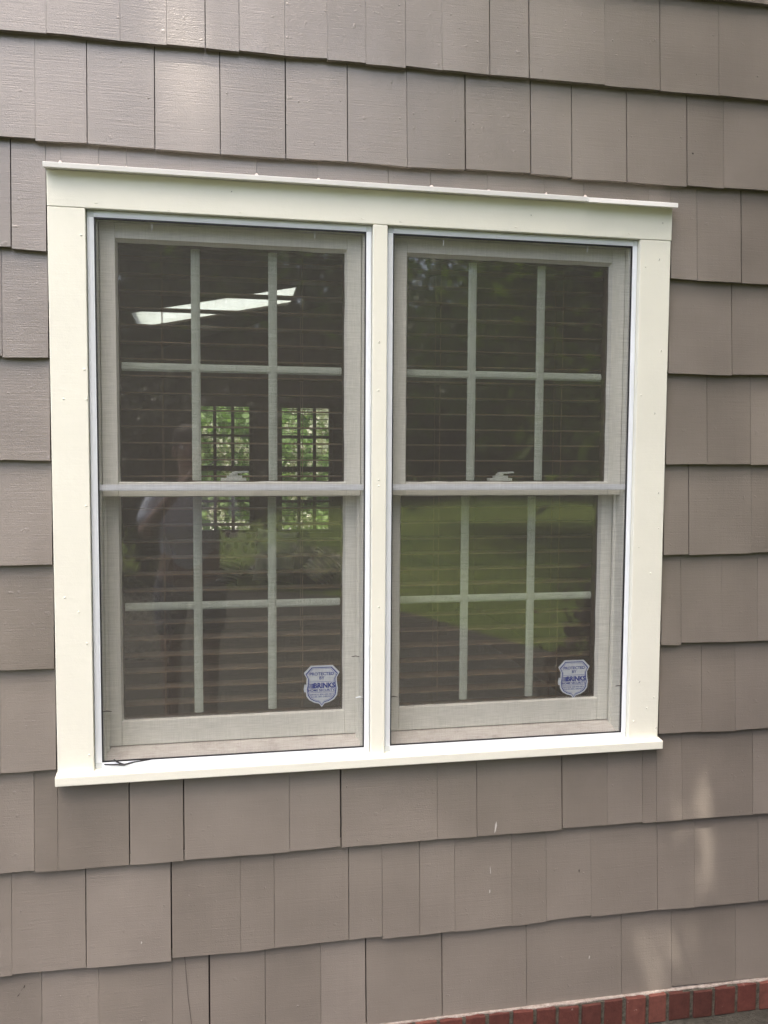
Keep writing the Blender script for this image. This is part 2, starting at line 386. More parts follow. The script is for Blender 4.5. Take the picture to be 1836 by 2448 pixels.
def crack(pts, w=0.0005):
    for (a, b), (c, d) in zip(pts[:-1], pts[1:]):
        y0 = shy(a, b)-0.0022; y1 = shy(c, d)-0.0022
        dk.add([(a-w, y0, b), (a+w, y0, b), (c+w, y1, d), (c-w, y1, d)], [(3, 2, 1, 0)])
crack([(0.272, -1.176), (0.276, -1.23), (0.279, -1.27), (0.286, -1.33), (0.288, -1.384)])
crack([(-0.083, -1.21), (-0.081, -1.204)], 0.001)
rel(wall, dk.build('dark_marks', M['seam'], None))
ck = MB()
for x in (0.028, 0.106, 0.164, 0.444, 0.583, 0.846, 0.984, 1.126, 1.225):
    ck.ball((x, 0.006, WZ1-0.001), (rnd.uniform(0.003, 0.006), 0.004, rnd.uniform(0.003, 0.007)), 8, 6)
rel(wall, ck.build('caulk_blobs', M['caulk'], None, smooth=True))

# brick ledge
fnd = empty('brick_foundation', (1.3, 0.03, GZ), 'red rowlock brick course under the shingles with pale painted mortar wash', 'foundation')
bm_ = MB(); x = 0.949-0.0625*66
while x < X1W:
    w = 0.0625+rnd.uniform(-0.003, 0.003); r_ = rnd.uniform(0.0035, 0.0065)
    y0 = -0.0135+rnd.uniform(-0.003, 0.003); zt = -1.3885+rnd.uniform(-0.003, 0.001); zb = -1.4625
    if x > X0W:
        bm_.add([(x+r_, y0, zb), (x+w-r_, y0, zb), (x+w-r_, 0.09, zb), (x+r_, 0.09, zb), (x+r_, y0, zt-rnd.uniform(0, 0.002)), (x+w-r_, y0, zt-rnd.uniform(0, 0.002)), (x+w-r_, 0.09, zt), (x+r_, 0.09, zt)],
                [(0,3,2,1),(4,5,6,7),(0,1,5,4),(1,2,6,5),(2,3,7,6),(3,0,4,7)], rnd.random())
    x += w
rel(fnd, bm_.build('bricks', M['brick'], None, bevel=0.002))
mo = MB().box(X0W, X1W, -0.0085, 0.088, GZ-0.05, -1.3915)
rel(fnd, mo.build('mortar', M['mortar'], None))
wa = MB(); n = 420; pr = []
for i in range(n+1):
    x = X0W+(X1W-X0W)*i/n; e = -0.004+rnd.uniform(-0.003, 0.0025)+0.002*math.sin(x*9)
    pr.append((x, e))
for (xa, ea), (xb, eb) in zip(pr[:-1], pr[1:]):
    wa.add([(xa, ea, -1.3872), (xb, eb, -1.3872), (xb, 0.012, -1.3855), (xa, 0.012, -1.3855), (xa, ea-0.0005, -1.3900), (xb, eb-0.0005, -1.3900)], [(0, 1, 2, 3), (4, 5, 1, 0)])
rel(fnd, wa.build('mortar_wash', M['wash'], None))

# ================================================================ WINDOW SURROUND
sur = empty('window_surround', (0.725, 0, -0.74), 'cream white painted wood casing framing both windows, with thin white drip cap', 'window trim')
HB, HT, ST = 0.5234, 0.602, -0.7165
def P(o): return rel(sur, o)
P(MB().box(0, 1.45, 0, 0.026, HB, HT-0.002).build('head_casing', M['trim'], None, bevel=0.0016))
P(MB().box(0, 0.0782, 0.0008, 0.026, ST, HB-0.0006).build('side_casing', M['trim'], None, bevel=0.0016))
P(MB().box(1.3682, 1.4485, 0.0008, 0.026, ST, HB-0.0006).build('side_casing', M['trim'], None, bevel=0.0016))
P(MB().box(0.7078, 0.7418, 0.0008, 0.026, ST, HB-0.0006).build('mullion_casing', M['trim'], None, bevel=0.0014))
P(MB().extr_x([(-0.0185, -0.7395), (0.026, -0.7395), (0.026, -0.7125), (0.004, -0.7155), (-0.0185, -0.7180)], -0.003, 1.4535).build('window_sill', M['trim'], None, bevel=0.002))
P(MB().extr_x([(-0.025, 0.5970), (0.012, 0.6025), (0.012, 0.6125), (-0.0265, 0.6075)], -0.0030, 1.2197).build('drip_cap', M['cap'], None, bevel=0.0008))
P(MB().extr_x([(-0.0285, 0.5950), (0.012, 0.6015), (0.012, 0.6140), (-0.028, 0.6060)], 1.2200, 1.4490).build('drip_cap', M['cap'], None, bevel=0.0008))
nd = MB()
NAILS = [(0.101,0.535),(0.069,0.465),(0.254,0.528),(0.409,0.532),(0.389,0.575),(0.683,0.534),(0.772,0.532),(1.050,0.534),(1.087,0.563),(1.338,0.535),(1.425,0.563),(0.071,0.178),(0.027,0.114),(0.075,0.114),(0.070,-0.119),(0.723,0.256),(0.724,-0.062),(0.724,-0.076),(0.723,0.146),(1.419,0.476),(1.383,0.458),(1.430,0.255),(1.380,0.147),(1.417,0.102),(1.433,-0.095),(0.022,-0.321),(0.051,-0.354),(0.067,-0.425),(0.068,-0.677),(0.726,-0.361),(1.436,-0.182),(1.384,-0.228),(1.417,-0.295),(1.395,-0.570),(1.435,-0.611),(1.416,-0.638),(1.381,-0.670),(1.443,-0.691)]
for i, (x, z) in enumerate(NAILS): nd.ball((x, 0.0004, z), (0.0022 if z < 0.5 else 0.004, 0.0016, 0.0022 if z < 0.5 else 0.0013), 8, 6)
P(nd.build('filled_nail_holes', M['trim'], None, smooth=True))
nh = MB()
for i in (4, 8, 10, 19, 21, 23, 24, 33, 37, 15): x, z = NAILS[i]; nh.ball((x, -0.0004, z+0.0012), (0.0013, 0.001, 0.0011), 6, 5)
P(nh.build('open_nail_holes', M['seam'], None))

# ================================================================ WINDOWS
def make_window(cu, x0, x1, label, group):
    """unit centred on cu in an opening x0..x1"""
    r = empty('double_hung_window', (cu, 0.07, -0.70), label, 'window', group, 'thing')
    Q = lambda o: rel(r, o)
    ji, jo = 0.295, None
    # blind stops, jambs, head and inner sill
    Q(MB().box(x0, cu-ji, 0.0265, 0.125, -0.706, 0.507).build('jamb', M['sash'], None, bevel=0.001))
    Q(MB().box(cu+ji, x1, 0.0265, 0.125, -0.706, 0.507).build('jamb', M['sash'], None, bevel=0.001))
    Q(MB().box(x0, x1, 0.0265, 0.125, 0.5075, 0.5225).build('head_jamb', M['sash'], None, bevel=0.001))
    st = Q(MB().box(cu-ji-0.0, cu-ji+0.006, 0.068, 0.074, -0.703, 0.507).box(cu+ji-0.006, cu+ji, 0.068, 0.074, -0.703, 0.507).build('parting_strip', M['sash'], None))
    Q(MB().extr_x([(0.0265, -0.7155), (0.125, -0.7155), (0.125, -0.6885), (0.078, -0.6905), (0.0265, -0.7085)], x0, x1).build('sloped_sill', M['stool'], None))
    def sash(name, yf, hw, zg0, zg1, zr0, zr1, botrail_gl):
        # glass opening hw, zg0..zg1 ; rails out to zr0, zr1
        e = Q(empty(name, (cu, yf, zr0)))
        q = lambda o: (setattr(o, 'parent', e), setattr(o, 'matrix_parent_inverse', Matrix.Translation(-Vector((cu, yf, zr0)))), o)[2]
        e.matrix_parent_inverse = Matrix.Translation(-Vector(r.location)); 
        so_ = ji-0.0015
        bv = 0.007
        for sgn in (-1, 1):
            a, b = sorted((cu+sgn*(hw+bv*0.6), cu+sgn*so_))
            q(MB().box(a, b, yf, yf+0.040, zr0, zr1).build('stile', M['sash'], None, bevel=0.001))
        a, b = cu-hw-bv*0.6+0.0004, cu+hw+bv*0.6-0.0004
        q(MB().box(a, b, yf+0.0004, yf+0.040, zg1+bv, zr1).build('top_rail' if 'upper' in name else 'meeting_rail', M['sash'], None, bevel=0.001))
        q(MB().box(a, b, yf+0.0004, yf+0.040, zr0, zg0-botrail_gl).build('meeting_rail' if 'upper' in name else 'bottom_rail', M['sash'], None, bevel=0.001))
        # glazing bevel (putty) ring
        g = MB(); o_ = (cu-hw-bv*0.6, cu+hw+bv*0.6, zg0-botrail_gl, zg1+bv); i_ = (cu-hw, cu+hw, zg0, zg1); y0, y1 = yf+0.0035, yf+0.0125
        O = [(o_[0], y0, o_[2]), (o_[1], y0, o_[2]), (o_[1], y0, o_[3]), (o_[0], y0, o_[3])]; I = []
        nseg = 14; rr = random.Random(int(cu*1000)+len(name))
        op, ip = [], []
        for k in range(4):
            A, Bv = O[k], O[(k+1) % 4]; ci = [(i_[0], i_[2]), (i_[1], i_[2]), (i_[1], i_[3]), (i_[0], i_[3])]
            a2, b2 = ci[k], ci[(k+1) % 4]
            for t in range(nseg):
                u = t/nseg; w = rr.uniform(-0.0009, 0.0009) if t else 0
                op.append((A[0]+(Bv[0]-A[0])*u, y0, A[2]+(Bv[2]-A[2])*u))
                ip.append((a2[0]+(b2[0]-a2[0])*u+(w if k % 2 else 0), y1, a2[1]+(b2[1]-a2[1])*u+(0 if k % 2 else w)))
        n_ = len(op); g.add(op+ip, [(i, (i+1) % n_, n_+(i+1) % n_, n_+i) for i in range(n_)])
        q(g.build('putty', M['sash'], None))
        q(MB().box(cu-hw-0.004, cu+hw+0.004, yf+0.0130, yf+0.0165, zg0-0.004, zg1+0.004).build('glass_pane', M['glass'], None))
        # inner wooden rabbet behind the glass (stained inside)
        iw = MB()
        for (u0, u1, w0, w1) in ((cu-so_+0.003, cu-hw+0.001, zg0-0.03, zg1+0.02), (cu+hw-0.001, cu+so_-0.003, zg0-0.03, zg1+0.02)):
            iw.box(u0, u1, yf+0.0405, yf+0.0415, w0, w1)
        iw.box(cu-hw-0.004, cu-hw, yf+0.017, yf+0.040, zg0, zg1).box(cu+hw, cu+hw+0.0038, yf+0.017, yf+0.040, zg0, zg1)
        iw.box(cu-hw, cu+hw, yf+0.017, yf+0.040, zg0-0.004, zg0+0.0012).box(cu-hw, cu+hw, yf+0.017, yf+0.040, zg1-0.001, zg1+0.004)
        q(iw.build('inner_rabbet', M['brownwood'], None))
        # grille: two uprights and one crossbar with moulded edges
        gr = MB(); yg = yf+0.034; zm = (0.1945 if 'upper' in name else -0.3670)
        def bar_v(xc, z0_, z1_):
            gr.prism([(xc-0.0102, z0_), (xc+0.0102, z0_), (xc+0.0102, z1_), (xc-0.0102, z1_)], yg+0.003, yg+0.008)
            gr.prism([(xc-0.0066, z0_), (xc+0.0066, z0_), (xc+0.0066, z1_), (xc-0.0066, z1_)], yg, yg+0.0031)
        def bar_h(zc_, a_, b_):
            gr.prism([(a_, zc_-0.0093), (b_, zc_-0.0093), (b_, zc_+0.0093), (a_, zc_+0.0093)], yg+0.0034, yg+0.0078)
            gr.prism([(a_, zc_-0.0058), (b_, zc_-0.0058), (b_, zc_+0.0058), (a_, zc_+0.0058)], yg+0.0004, yg+0.0032)
        zb_ = zg0+0.002
        for s2 in (-1, 1): bar_v(cu+s2*0.0885+0.0015, zb_, zg1-0.001)
        for a_, b_ in ((cu-hw+0.003, cu-0.0885-0.0086), (cu-0.0885+0.0116, cu+0.0885-0.0086), (cu+0.0885+0.0116, cu+hw-0.003)): bar_h(zm, a_, b_)
        q(gr.build('grille', M['grille'], None, bevel=0.0006))
        return e, q
    us, qu = sash('upper_sash', 0.045, 0.2560, -0.0675, 0.4660, -0.1005, 0.5065, 0.0012)
    ls, ql = sash('lower_sash', 0.0855, 0.2595, -0.6300, -0.1040, -0.6880, -0.068, 0.001)
    # sash lock on the meeting rail
    lk = MB().box(cu-0.032, cu+0.028, 0.100, 0.122, -0.0675, -0.0605).box(cu-0.018, cu+0.018, 0.102, 0.120, -0.0610, -0.0545)
    lk.tube([(cu-0.002, 0.111, -0.056), (cu-0.002, 0.111, -0.049)], 0.010, 12)
    lk.add([(cu-0.006, 0.104, -0.0505), (cu+0.034, 0.100, -0.0475), (cu+0.036, 0.112, -0.0475), (cu-0.006, 0.118, -0.0505), (cu-0.006, 0.104, -0.0455), (cu+0.031, 0.100, -0.0435), (cu+0.033, 0.112, -0.0435), (cu-0.006, 0.118, -0.0455)],
           [(0,3,2,1),(4,5,6,7),(0,1,5,4),(1,2,6,5),(2,3,7,6),(3,0,4,7)])
    ql(lk.build('sash_lock', M['cap'], None, bevel=0.001))
    return r
G = 'pair of double hung windows'
make_window(0.3945, 0.0782, 0.7078, 'six over six double hung window left of the mullion, white skylight glimpsed inside', G)
make_window(1.0575, 0.7418, 1.3682, 'six over six double hung window right of the mullion, green lawn mirrored in it', G)

# ---------------------------------------------------------------- insect screens
def make_screen(x0, x1, label, tabs, fray=False):
    r = empty('insect_screen', ((x0+x1)/2, 0.015, -0.70), label, 'insect screen', 'insect screens in front of the windows')
    Q = lambda o: rel(r, o)
    yf, yb = 0.0125, 0.0225
    zt, zb = 0.5222, -0.7142; ix0, ix1, iz0, iz1 = x0+0.0158, x1-0.0135, -0.7010, 0.5085
    def bar(a, b, c, d, hor):
        m = MB().box(a, b, yf+0.0012, yb, c, d)
        if hor: m.box(a, b, yf, yf+0.0013, c+(d-c)*0.22, c+(d-c)*0.72)
        else: m.box(a+(b-a)*0.25, a+(b-a)*0.75, yf, yf+0.0013, c, d)
        return m
    for nm, m in (('side_bar', bar(x0+0.0012, ix0, iz0, iz1, False)), ('side_bar', bar(ix1, x1-0.0012, iz0, iz1, False)),
                  ('top_bar', bar(ix0, ix1, iz1, zt, True)), ('bottom_bar', bar(ix0, ix1, zb, iz0, True))):
        Q(m.build(nm, M['alu'], None, bevel=0.0008))
    for a, b in ((x0+0.0012, ix0-0.0003), (ix1+0.0003, x1-0.0012)):
        for c, d in ((zb, iz0-0.0003), (iz1+0.0003, zt)): Q(MB().box(a, b, yf+0.0008, yb, c, d).build('corner_joint', M['alugap'], None, bevel=0.0006))
    sp = MB(); w = 0.0026; y0, y1 = 0.0140, 0.0185
    sp.box(ix0, ix0+w, y0, y1, iz0, iz1).box(ix1-w, ix1, y0, y1, iz0, iz1).box(ix0+w, ix1-w, y0, y1, iz1-w*1.35, iz1).box(ix0+w, ix1-w, y0, y1, iz0, iz0+w)
    Q(sp.build('spline', M['spline'], None))
    # a shade-side gasket line between casing and frame
    cl = MB().add([(ix0+w, 0.0175, iz0+w), (ix1-w, 0.0175, iz0+w), (ix1-w, 0.0175, iz1-w), (ix0+w, 0.0175, iz1-w)], [(0, 1, 2, 3)])
    Q(cl.build('mesh_cloth', M['mesh'], None))
    Q(MB().box(ix0, ix1, 0.0195, 0.0250, -0.0868, -0.0728).box(ix0, ix1, 0.0190, 0.0196, -0.0858, -0.0785).build('crossbar', M['alu'], None, bevel=0.0006))
    for (x, z, hor, mat) in tabs:
        t = MB()
        if hor: t.tube([(x-0.009, 0.0165, z), (x, 0.0155, z+0.0015), (x+0.010, 0.0165, z-0.0005)], [0.0008, 0.0012, 0.0007], 6)
        else: t.tube([(x, 0.0195, z+0.008), (x+0.0004, 0.0190, z), (x-0.0004, 0.0192, z-0.007)], [0.0008, 0.0009, 0.0016], 6)
        Q(t.build('pull_tab', mat, None, smooth=True))
    if fray:
        Q(MB().tube([(0.1195, 0.0125, -0.6945), (0.126, 0.0120, -0.7005), (0.136, 0.0125, -0.7060), (0.150, 0.0130, -0.7085)], [0.0012, 0.0016, 0.002, 0.0012], 8)
          .tube([(0.099, 0.0125, -0.7055), (0.120, 0.0115, -0.7065), (0.142, 0.0120, -0.7085), (0.165, 0.0130, -0.7035), (0.20, 0.0140, -0.7005)], [0.0014, 0.002, 0.0024, 0.0016, 0.001], 8).build('loose_spline_end', M['spline'], None, smooth=True))
    return r
make_screen(0.0782, 0.7078, 'left insect screen with loose black spline end at its bottom corner',
            [(0.216, 0.494, False, M['alu']), (0.576, 0.496, False, M['alu']), (0.106, -0.585, True, M['seam']), (0.673, -0.481, True, M['seam']), (0.683, -0.580, True, M['alu'])], True)
make_screen(0.7418, 1.3682, 'right insect screen with neat spline, mirrored lawn showing through its mesh',
            [(0.879, 0.493, False, M['alu']), (1.239, 0.497, False, M['alu']), (0.767, -0.583, True, M['seam']), (1.347, -0.582, True, M['seam'])])

# ---------------------------------------------------------------- stickers
def text_mesh(s, size, cx, cz, y, bold=0.0, width=None):
    cu_ = bpy.data.curves.new('t', 'FONT'); cu_.body = s; cu_.size = size; cu_.align_x = 'CENTER'; cu_.align_y = 'CENTER'; cu_.offset = bold; cu_.resolution_u = 3
    o = bpy.data.objects.new('t', cu_); COL.objects.link(o); bpy.context.view_layer.update()
    me = bpy.data.meshes.new_from_object(o.evaluated_get(bpy.context.evaluated_depsgraph_get()))
    vs = [v.co.copy() for v in me.vertices]; fs = [tuple(p.vertices) for p in me.polygons]
    w = max(v.x for v in vs)-min(v.x for v in vs); k = (width/w) if width else 1
    res = [(cx+v.x*k, y, cz+v.y) for v in vs]
    bpy.data.objects.remove(o); bpy.data.curves.remove(cu_); bpy.data.meshes.remove(me)
    return res, fs
M['stk'] = Mat('sticker_vinyl', (0.60, 0.66, 0.72), 0.4).m; M['stkblue'] = Mat('sticker_ink', (0.02, 0.045, 0.28), 0.4).m; M['stkpale'] = Mat('sticker_panel', (0.66, 0.70, 0.70), 0.4).m
half = [(140, 0), (228, 92), (192, 160), (196, 240), (208, 300), (196, 390), (160, 440), (100, 474), (34, 492), (0, 535)]
def shield(cx, cz, sc, k):
    pts = [(x, 267-z) for x, z in half]
    pts = [(x*k[0], (z-4)*k[1]+4) for x, z in pts]
    full = [(-x, z) for x, z in pts[:-1]] + [pts[-1]] + [(x, z) for x, z in pts[:-1]][::-1]
    return [(cx+x*sc, cz+z*sc) for x, z in full]
def sticker(cx, cz, w, label):
    sc = w/456; y = 0.0978
    b = MB().prism(shield(cx, cz, sc, (1, 1)), y-0.0004, y+0.0003)
    b.prism([(cx-230*sc, cz-30*sc), (cx-218*sc, cz+30*sc), (cx-205*sc, cz+30*sc), (cx-205*sc, cz-70*sc), (cx-222*sc, cz-70*sc)], y-0.0002, y+0.0003)
    o = b.build('security_sticker', M['stk'], None); tag(o, label, 'sticker', 'security stickers on the lower sashes')
    def child(m, nm, mt):
        c = m.build(nm, mt, None); c.parent = o; return c
    ring = MB()
    def annul(ka, kb):
        A = shield(cx, cz, sc, ka); Bq = shield(cx, cz, sc, kb); n_ = len(A)
        ring.add([(x, y-0.0007, z) for x, z in A]+[(x, y-0.0007, z) for x, z in Bq], [(i, (i+1) % n_, n_+(i+1) % n_, n_+i) for i in range(n_)])
    annul((0.905, 0.925), (0.845, 0.885)); annul((0.80, 0.85), (0.785, 0.838))
    for zz in (60, -78):
        ring.add([(cx-158*sc, y-0.0007, cz+(zz-2)*sc), (cx+158*sc, y-0.0007, cz+(zz-2)*sc), (cx+158*sc, y-0.0007, cz+(zz+2)*sc), (cx-158*sc, y-0.0007, cz+(zz+2)*sc)], [(0, 1, 2, 3)])
    for i in range(7):
        a = -170+i*10; ring.add([(cx+a*sc, y-0.0007, cz-26*sc), (cx+(a+4+i*1.0)*sc, y-0.0007, cz-26*sc), (cx+(a+4+i*1.0)*sc, y-0.0007, cz+38*sc), (cx+a*sc, y-0.0007, cz+38*sc)], [(0, 1, 2, 3)])
    child(ring, 'sticker_border', M['stkblue'])
    tx = MB()
    for s_, z_, h_, w_, bo in (('PROTECTED', 158, 40, 310, 0.00025), ('BY', 106, 40, 66, 0.00025), ('BRINKS', 6, 66, 275, 0.0008), ('HOME SECURITY.', -52, 32, 345, 0.0002), ('SERVICE: 800-445-0871', -106, 20, 300, 0.00005), ('SALES: 800-2-BRINKS', -134, 20, 270, 0.00005)):
        vs, fs = text_mesh(s_, h_*1.35*sc, cx+(32*sc if s_ == 'BRINKS' else 0), cz+z_*sc, y-0.0008, bo, w_*sc); tx.add(vs, fs)
    child(tx, 'sticker_lettering', M['stkblue'])
sticker(0.603, -0.5705, 0.088, 'blue and pale grey shield security sticker in the left window, lower right pane')
sticker(1.2605, -0.5820, 0.086, 'dimmer blue and grey shield security sticker in the right window, lower right pane')

# ---------------------------------------------------------------- venetian blinds
def blinds(cu, label, cords, x0=-0.30, x1=0.30, ys=(0.150, 0.200), pitch=0.0396, zph=-0.0575, z0=-0.665, z1=0.47, th=0.0028, group='wooden venetian blinds inside the windows', mat=None, crown=True):
    r = empty('venetian_blind', (cu, ys[0], z1), label, 'blind', group)
    Q = lambda o: rel(r, o)
    sl = MB(); k = math.ceil((z0-zph)/pitch); rr = random.Random(int(cu*977))
    while zph+k*pitch < z1:
        z = zph+k*pitch; ym = (ys[0]+ys[1])/2; d = rr.uniform(-0.0006, 0.0006); dz = rr.uniform(-0.0005, 0.0005)
        z += dz
        sl.extr_x([(ys[0], z-th/2+d), (ys[1], z-th/2-d), (ys[1], z+th/2-d), (ym, z+th/2+0.0006), (ys[0], z+th/2+d)], cu+x0, cu+x1); k += 1
    Q(sl.build('slats', mat or M['blind'], None))
    Q(MB().box(cu+x0, cu+x1, ys[0], ys[1], z1+0.002, z1+0.045).build('headrail', M['brownwood'], None))
    Q(MB().box(cu+x0, cu+x1, ys[0]+0.002, ys[1]-0.002, z0-0.022, z0-0.006).build('bottom_rail', mat or M['blind'], None))
    for c in cords:
        Q(MB().box(c-0.0007, c+0.0007, ys[0]-0.0022, ys[0]-0.0008, z0-0.01, z1).box(c-0.0007, c+0.0007, ys[1]+0.0008, ys[1]+0.0022, z0-0.01, z1).build('ladder_cord', M['cord'], None))
    return r
blinds(0.3945, 'brown wooden slatted blind, open, inside the left window', (0.2275, 0.561))
blinds(1.0575, 'brown wooden slatted blind, open, inside the right window', (0.908, 1.233))

# ================================================================ ROOM BEHIND THE GLASS
FZ = -1.35; RY = 5.4
def ceil_z(x, y): return 0.862+(0.286*(x+0.149)-0.0339*(y-3.76))/0.9576
def struct(name, mb, mat, **k):
    o = mb.build(name, mat, None, **k); return tag(o, kind='structure')
struct('room_floor', MB().box(-1.1, 2.7, 0.126, RY+0.1, FZ-0.08, FZ), M['floor'])
struct('room_side_wall', MB().box(-1.2, -1.0, 0.126, RY+0.1, FZ, 1.8), M['panel'])
struct('room_side_wall', MB().box(2.6, 2.8, 0.126, RY+0.1, FZ, 1.95), M['panel'])
nw = MB()
for a in ((-1.0, 0.07, FZ, 1.8), (1.382, 2.6, FZ, 1.8), (0.07, 1.382, FZ, -0.69), (0.07, 1.382, 0.51, 1.8), (0.70, 0.75, -0.69, 0.51)): nw.box(a[0], a[1], 0.1262, 0.142, a[2], a[3])
struct('room_near_wall', nw, M['brownwood'])
FW = [(0.185, 0.683, -0.675, 0.412), (0.893, 1.351, -0.680, 0.408)]
fw = MB()
for a in ((-1.0, FW[0][0], FZ, 1.8), (FW[1][1], 2.6, FZ, 1.95), (FW[0][0], FW[1][1], FZ, -0.677), (FW[0][0], FW[1][1], 0.411, 1.9), (FW[0][1], FW[1][0], -0.677, 0.411)): fw.box(a[0], a[1], RY, RY+0.12, a[2], a[3])
struct('room_far_wall', fw, M['panel'])
SKY = [(-0.149, 3.76), (0.943, 4.32), (0.950, 4.92), (-0.142, 4.35)]
def ring_slab(mb, outer, inner, dz, th):
    o0 = [(x, y, ceil_z(x, y)+dz) for x, y in outer]; i0 = [(x, y, ceil_z(x, y)+dz) for x, y in inner]
    o1 = [(x, y, z+th) for x, y, z in o0]; i1 = [(x, y, z+th) for x, y, z in i0]
    vs = o0+i0+o1+i1
    fs = []
    for k in range(4):
        j = (k+1) % 4; fs += [(k, 4+k, 4+j, j), (8+k, 8+j, 12+j, 12+k), (4+k, 12+k, 12+j, 4+j), (k, j, 8+j, 8+k)]
    mb.add(vs, fs)
c_ = MB(); ring_slab(c_, [(-1.0, 0.143), (2.6, 0.143), (2.6, RY), (-1.0, RY)], SKY, 0, 0.10)
struct('ceiling', c_, M['ceiling'])
c_ = MB(); ring_slab(c_, [(-1.3, 0.143), (2.9, 0.143), (2.9, RY+0.35), (-1.3, RY+0.35)], SKY, 0.105, 0.06)
rf = struct('roof', c_, M['dark'])
def m_acr():
    m = bpy.data.materials.new('milky_acrylic'); m.use_nodes = True; n = m.node_tree.nodes; l = m.node_tree.links; n.remove(n['Principled BSDF'])
    t = n.new('ShaderNodeBsdfTranslucent'); t.inputs[0].default_value = (0.58, 0.63, 0.60, 1); d = n.new('ShaderNodeBsdfDiffuse'); d.inputs[0].default_value = (0.8, 0.85, 0.82, 1)
    mx = n.new('ShaderNodeMixShader'); mx.inputs[0].default_value = 0.35; l.new(t.outputs[0], mx.inputs[1]); l.new(d.outputs[0], mx.inputs[2]); l.new(mx.outputs[0], n['Material Output'].inputs[0]); return m
M['acr'] = m_acr()
sk = empty('skylight', (0.4, 4.3, 1.0), 'bright white skylight in the dark sloping ceiling behind the left window', 'skylight')
rel(sk, MB().add([(x, y, ceil_z(x, y)+0.015) for x, y in SKY], [(0, 1, 2, 3)]).build('diffuser_panel', M['acr'], None))

def far_window(a, b, c, d, label):
    r = empty('garden_window', ((a+b)/2, RY, c), label, 'window', 'garden side windows of the room', 'thing')
    Q = lambda o: rel(r, o)
    f = MB(); t = 0.03
    f.box(a, a+t, RY+0.03, RY+0.08, c, d).box(b-t, b, RY+0.03, RY+0.08, c, d).box(a+t, b-t, RY+0.03, RY+0.08, c, c+t).box(a+t, b-t, RY+0.03, RY+0.08, d-t, d)
    Q(f.build('window_frame', M['brownwood'], None))
    g = MB()
    for i in (1, 2):
        x = a+t+(b-a-2*t)*i/3+0.01; g.box(x-0.013, x+0.013, RY+0.04, RY+0.065, c+t, d-t)
    for zz in (0.25, 0.5, 0.75):
        z = c+(d-c)*zz; w = 0.022 if zz == 0.5 else 0.011; g.box(a+t, b-t, RY+0.041, RY+0.066, z-w, z+w)
    Q(g.build('muntins', M['brownwood'], None))
    Q(MB().box(a+t, b-t, RY+0.052, RY+0.055, c+t, d-t).build('window_pane', M['glass'], None))
    return r
far_window(*FW[0], 'garden window with dark muntins, seen through the middle panes of the left window')
far_window(*FW[1], 'garden window with dark muntins above the grey cushion, seen through the left window')
for (a, b, c, d), lb in zip(FW, ('thin slatted dark blind over the garden window in the middle pane', 'thin slatted dark blind over the garden window in the right pane')):
    blinds((a+b)/2, lb, (a+(b-a)*0.25, a+(b-a)*0.78), x0=-(b-a)/2+0.004, x1=(b-a)/2-0.004, ys=(RY-0.055, RY-0.030), pitch=0.040, zph=0.0, z0=c+0.02, z1=d-0.04, th=0.004, group='thin blinds over the garden windows', mat=M['brownwood'])

# ---------------------------------------------------------------- furniture seen through the slats
def fabric(name, kind):
    m = Mat(name, rough=0.9, spec=0.1)
    if kind == 'grey': c = m.ramp(m.noise((4, 4, 50), 1.5, 3), [(0.35, (0.72, 0.72, 0.72)), (0.7, (0.84, 0.84, 0.82))])
    elif kind == 'spots':
        v = m.n.new('ShaderNodeTexVoronoi'); v.inputs['Scale'].default_value = 26; m.l.new(m.co((1, 1, 0.6)), v.inputs['Vector'])
        c = m.ramp(v.outputs['Distance'], [(0.40, (0.06, 0.035, 0.03)), (0.48, (0.80, 0.74, 0.64))])
    elif kind == 'zebra':
        w = m.n.new('ShaderNodeTexWave'); w.inputs['Scale'].default_value = 11; w.inputs['Distortion'].default_value = 5; w.inputs['Detail'].default_value = 1.5; m.l.new(m.co((0.5, 0.5, 1)), w.inputs['Vector'])
        w.bands_direction = 'Z'
        c = m.ramp(w.outputs['Color'], [(0.45, (0.03, 0.03, 0.03)), (0.55, (0.84, 0.82, 0.76))])
    else: c = m.ramp(m.noise((1, 1, 1), 18, 4, 0.7), [(0.4, (0.10, 0.10, 0.08)), (0.6, (0.62, 0.62, 0.54))])
    m.color(c); m.bump(m.noise((1, 1, 1), 200, 2), 0.001, 0.5); return m.m
M['f_grey'], M['f_spot'], M['f_zeb'], M['f_leafy'] = fabric('grey_cloth', 'grey'), fabric('spotted_cloth', 'spots'), fabric('zebra_cloth', 'zebra'), fabric('mottled_cloth', 'm')
M['sofa'] = fabric('brown_upholstery', 'm'); M['sofa'] = Mat('dark_upholstery', (0.07, 0.05, 0.04), 0.9).m
def cushion(c, w, h, t, rot, mat, label, tilt=0.25):
    m = MB(); n_ = 14; vs = []
    for s_ in (-1, 1):
        for j in range(n_+1):
            for i in range(n_+1):
                u = 2*i/n_-1; v = 2*j/n_-1
                e = max(0.0, (1-u**4)*(1-v**4))**0.5
                px = u*w/2*(1-0.06*(1-v*v)*0+0.05*abs(v)**3*0 - 0.07*(1-abs(u))*0); pin = 1-0.08*(1-v*v) if abs(u) > 0.9 else 1
                pz = v*h/2; pin2 = 1-0.08*(1-u*u) if abs(v) > 0.9 else 1
                vs.append((px*pin, s_*t/2*e, pz*pin2))
    N = (n_+1)**2
    fs = [(j*(n_+1)+i, j*(n_+1)+i+1, (j+1)*(n_+1)+i+1, (j+1)*(n_+1)+i) for j in range(n_) for i in range(n_)]
    fs += [tuple(N+q for q in reversed(f)) for f in fs]
    o = m.add(vs, fs).build('cushion', mat, None, smooth=True)
    o.rotation_euler = (-tilt, rot, 0); o.location = c
    tag(o, label, 'cushion', 'cushions on the sofa'); return o
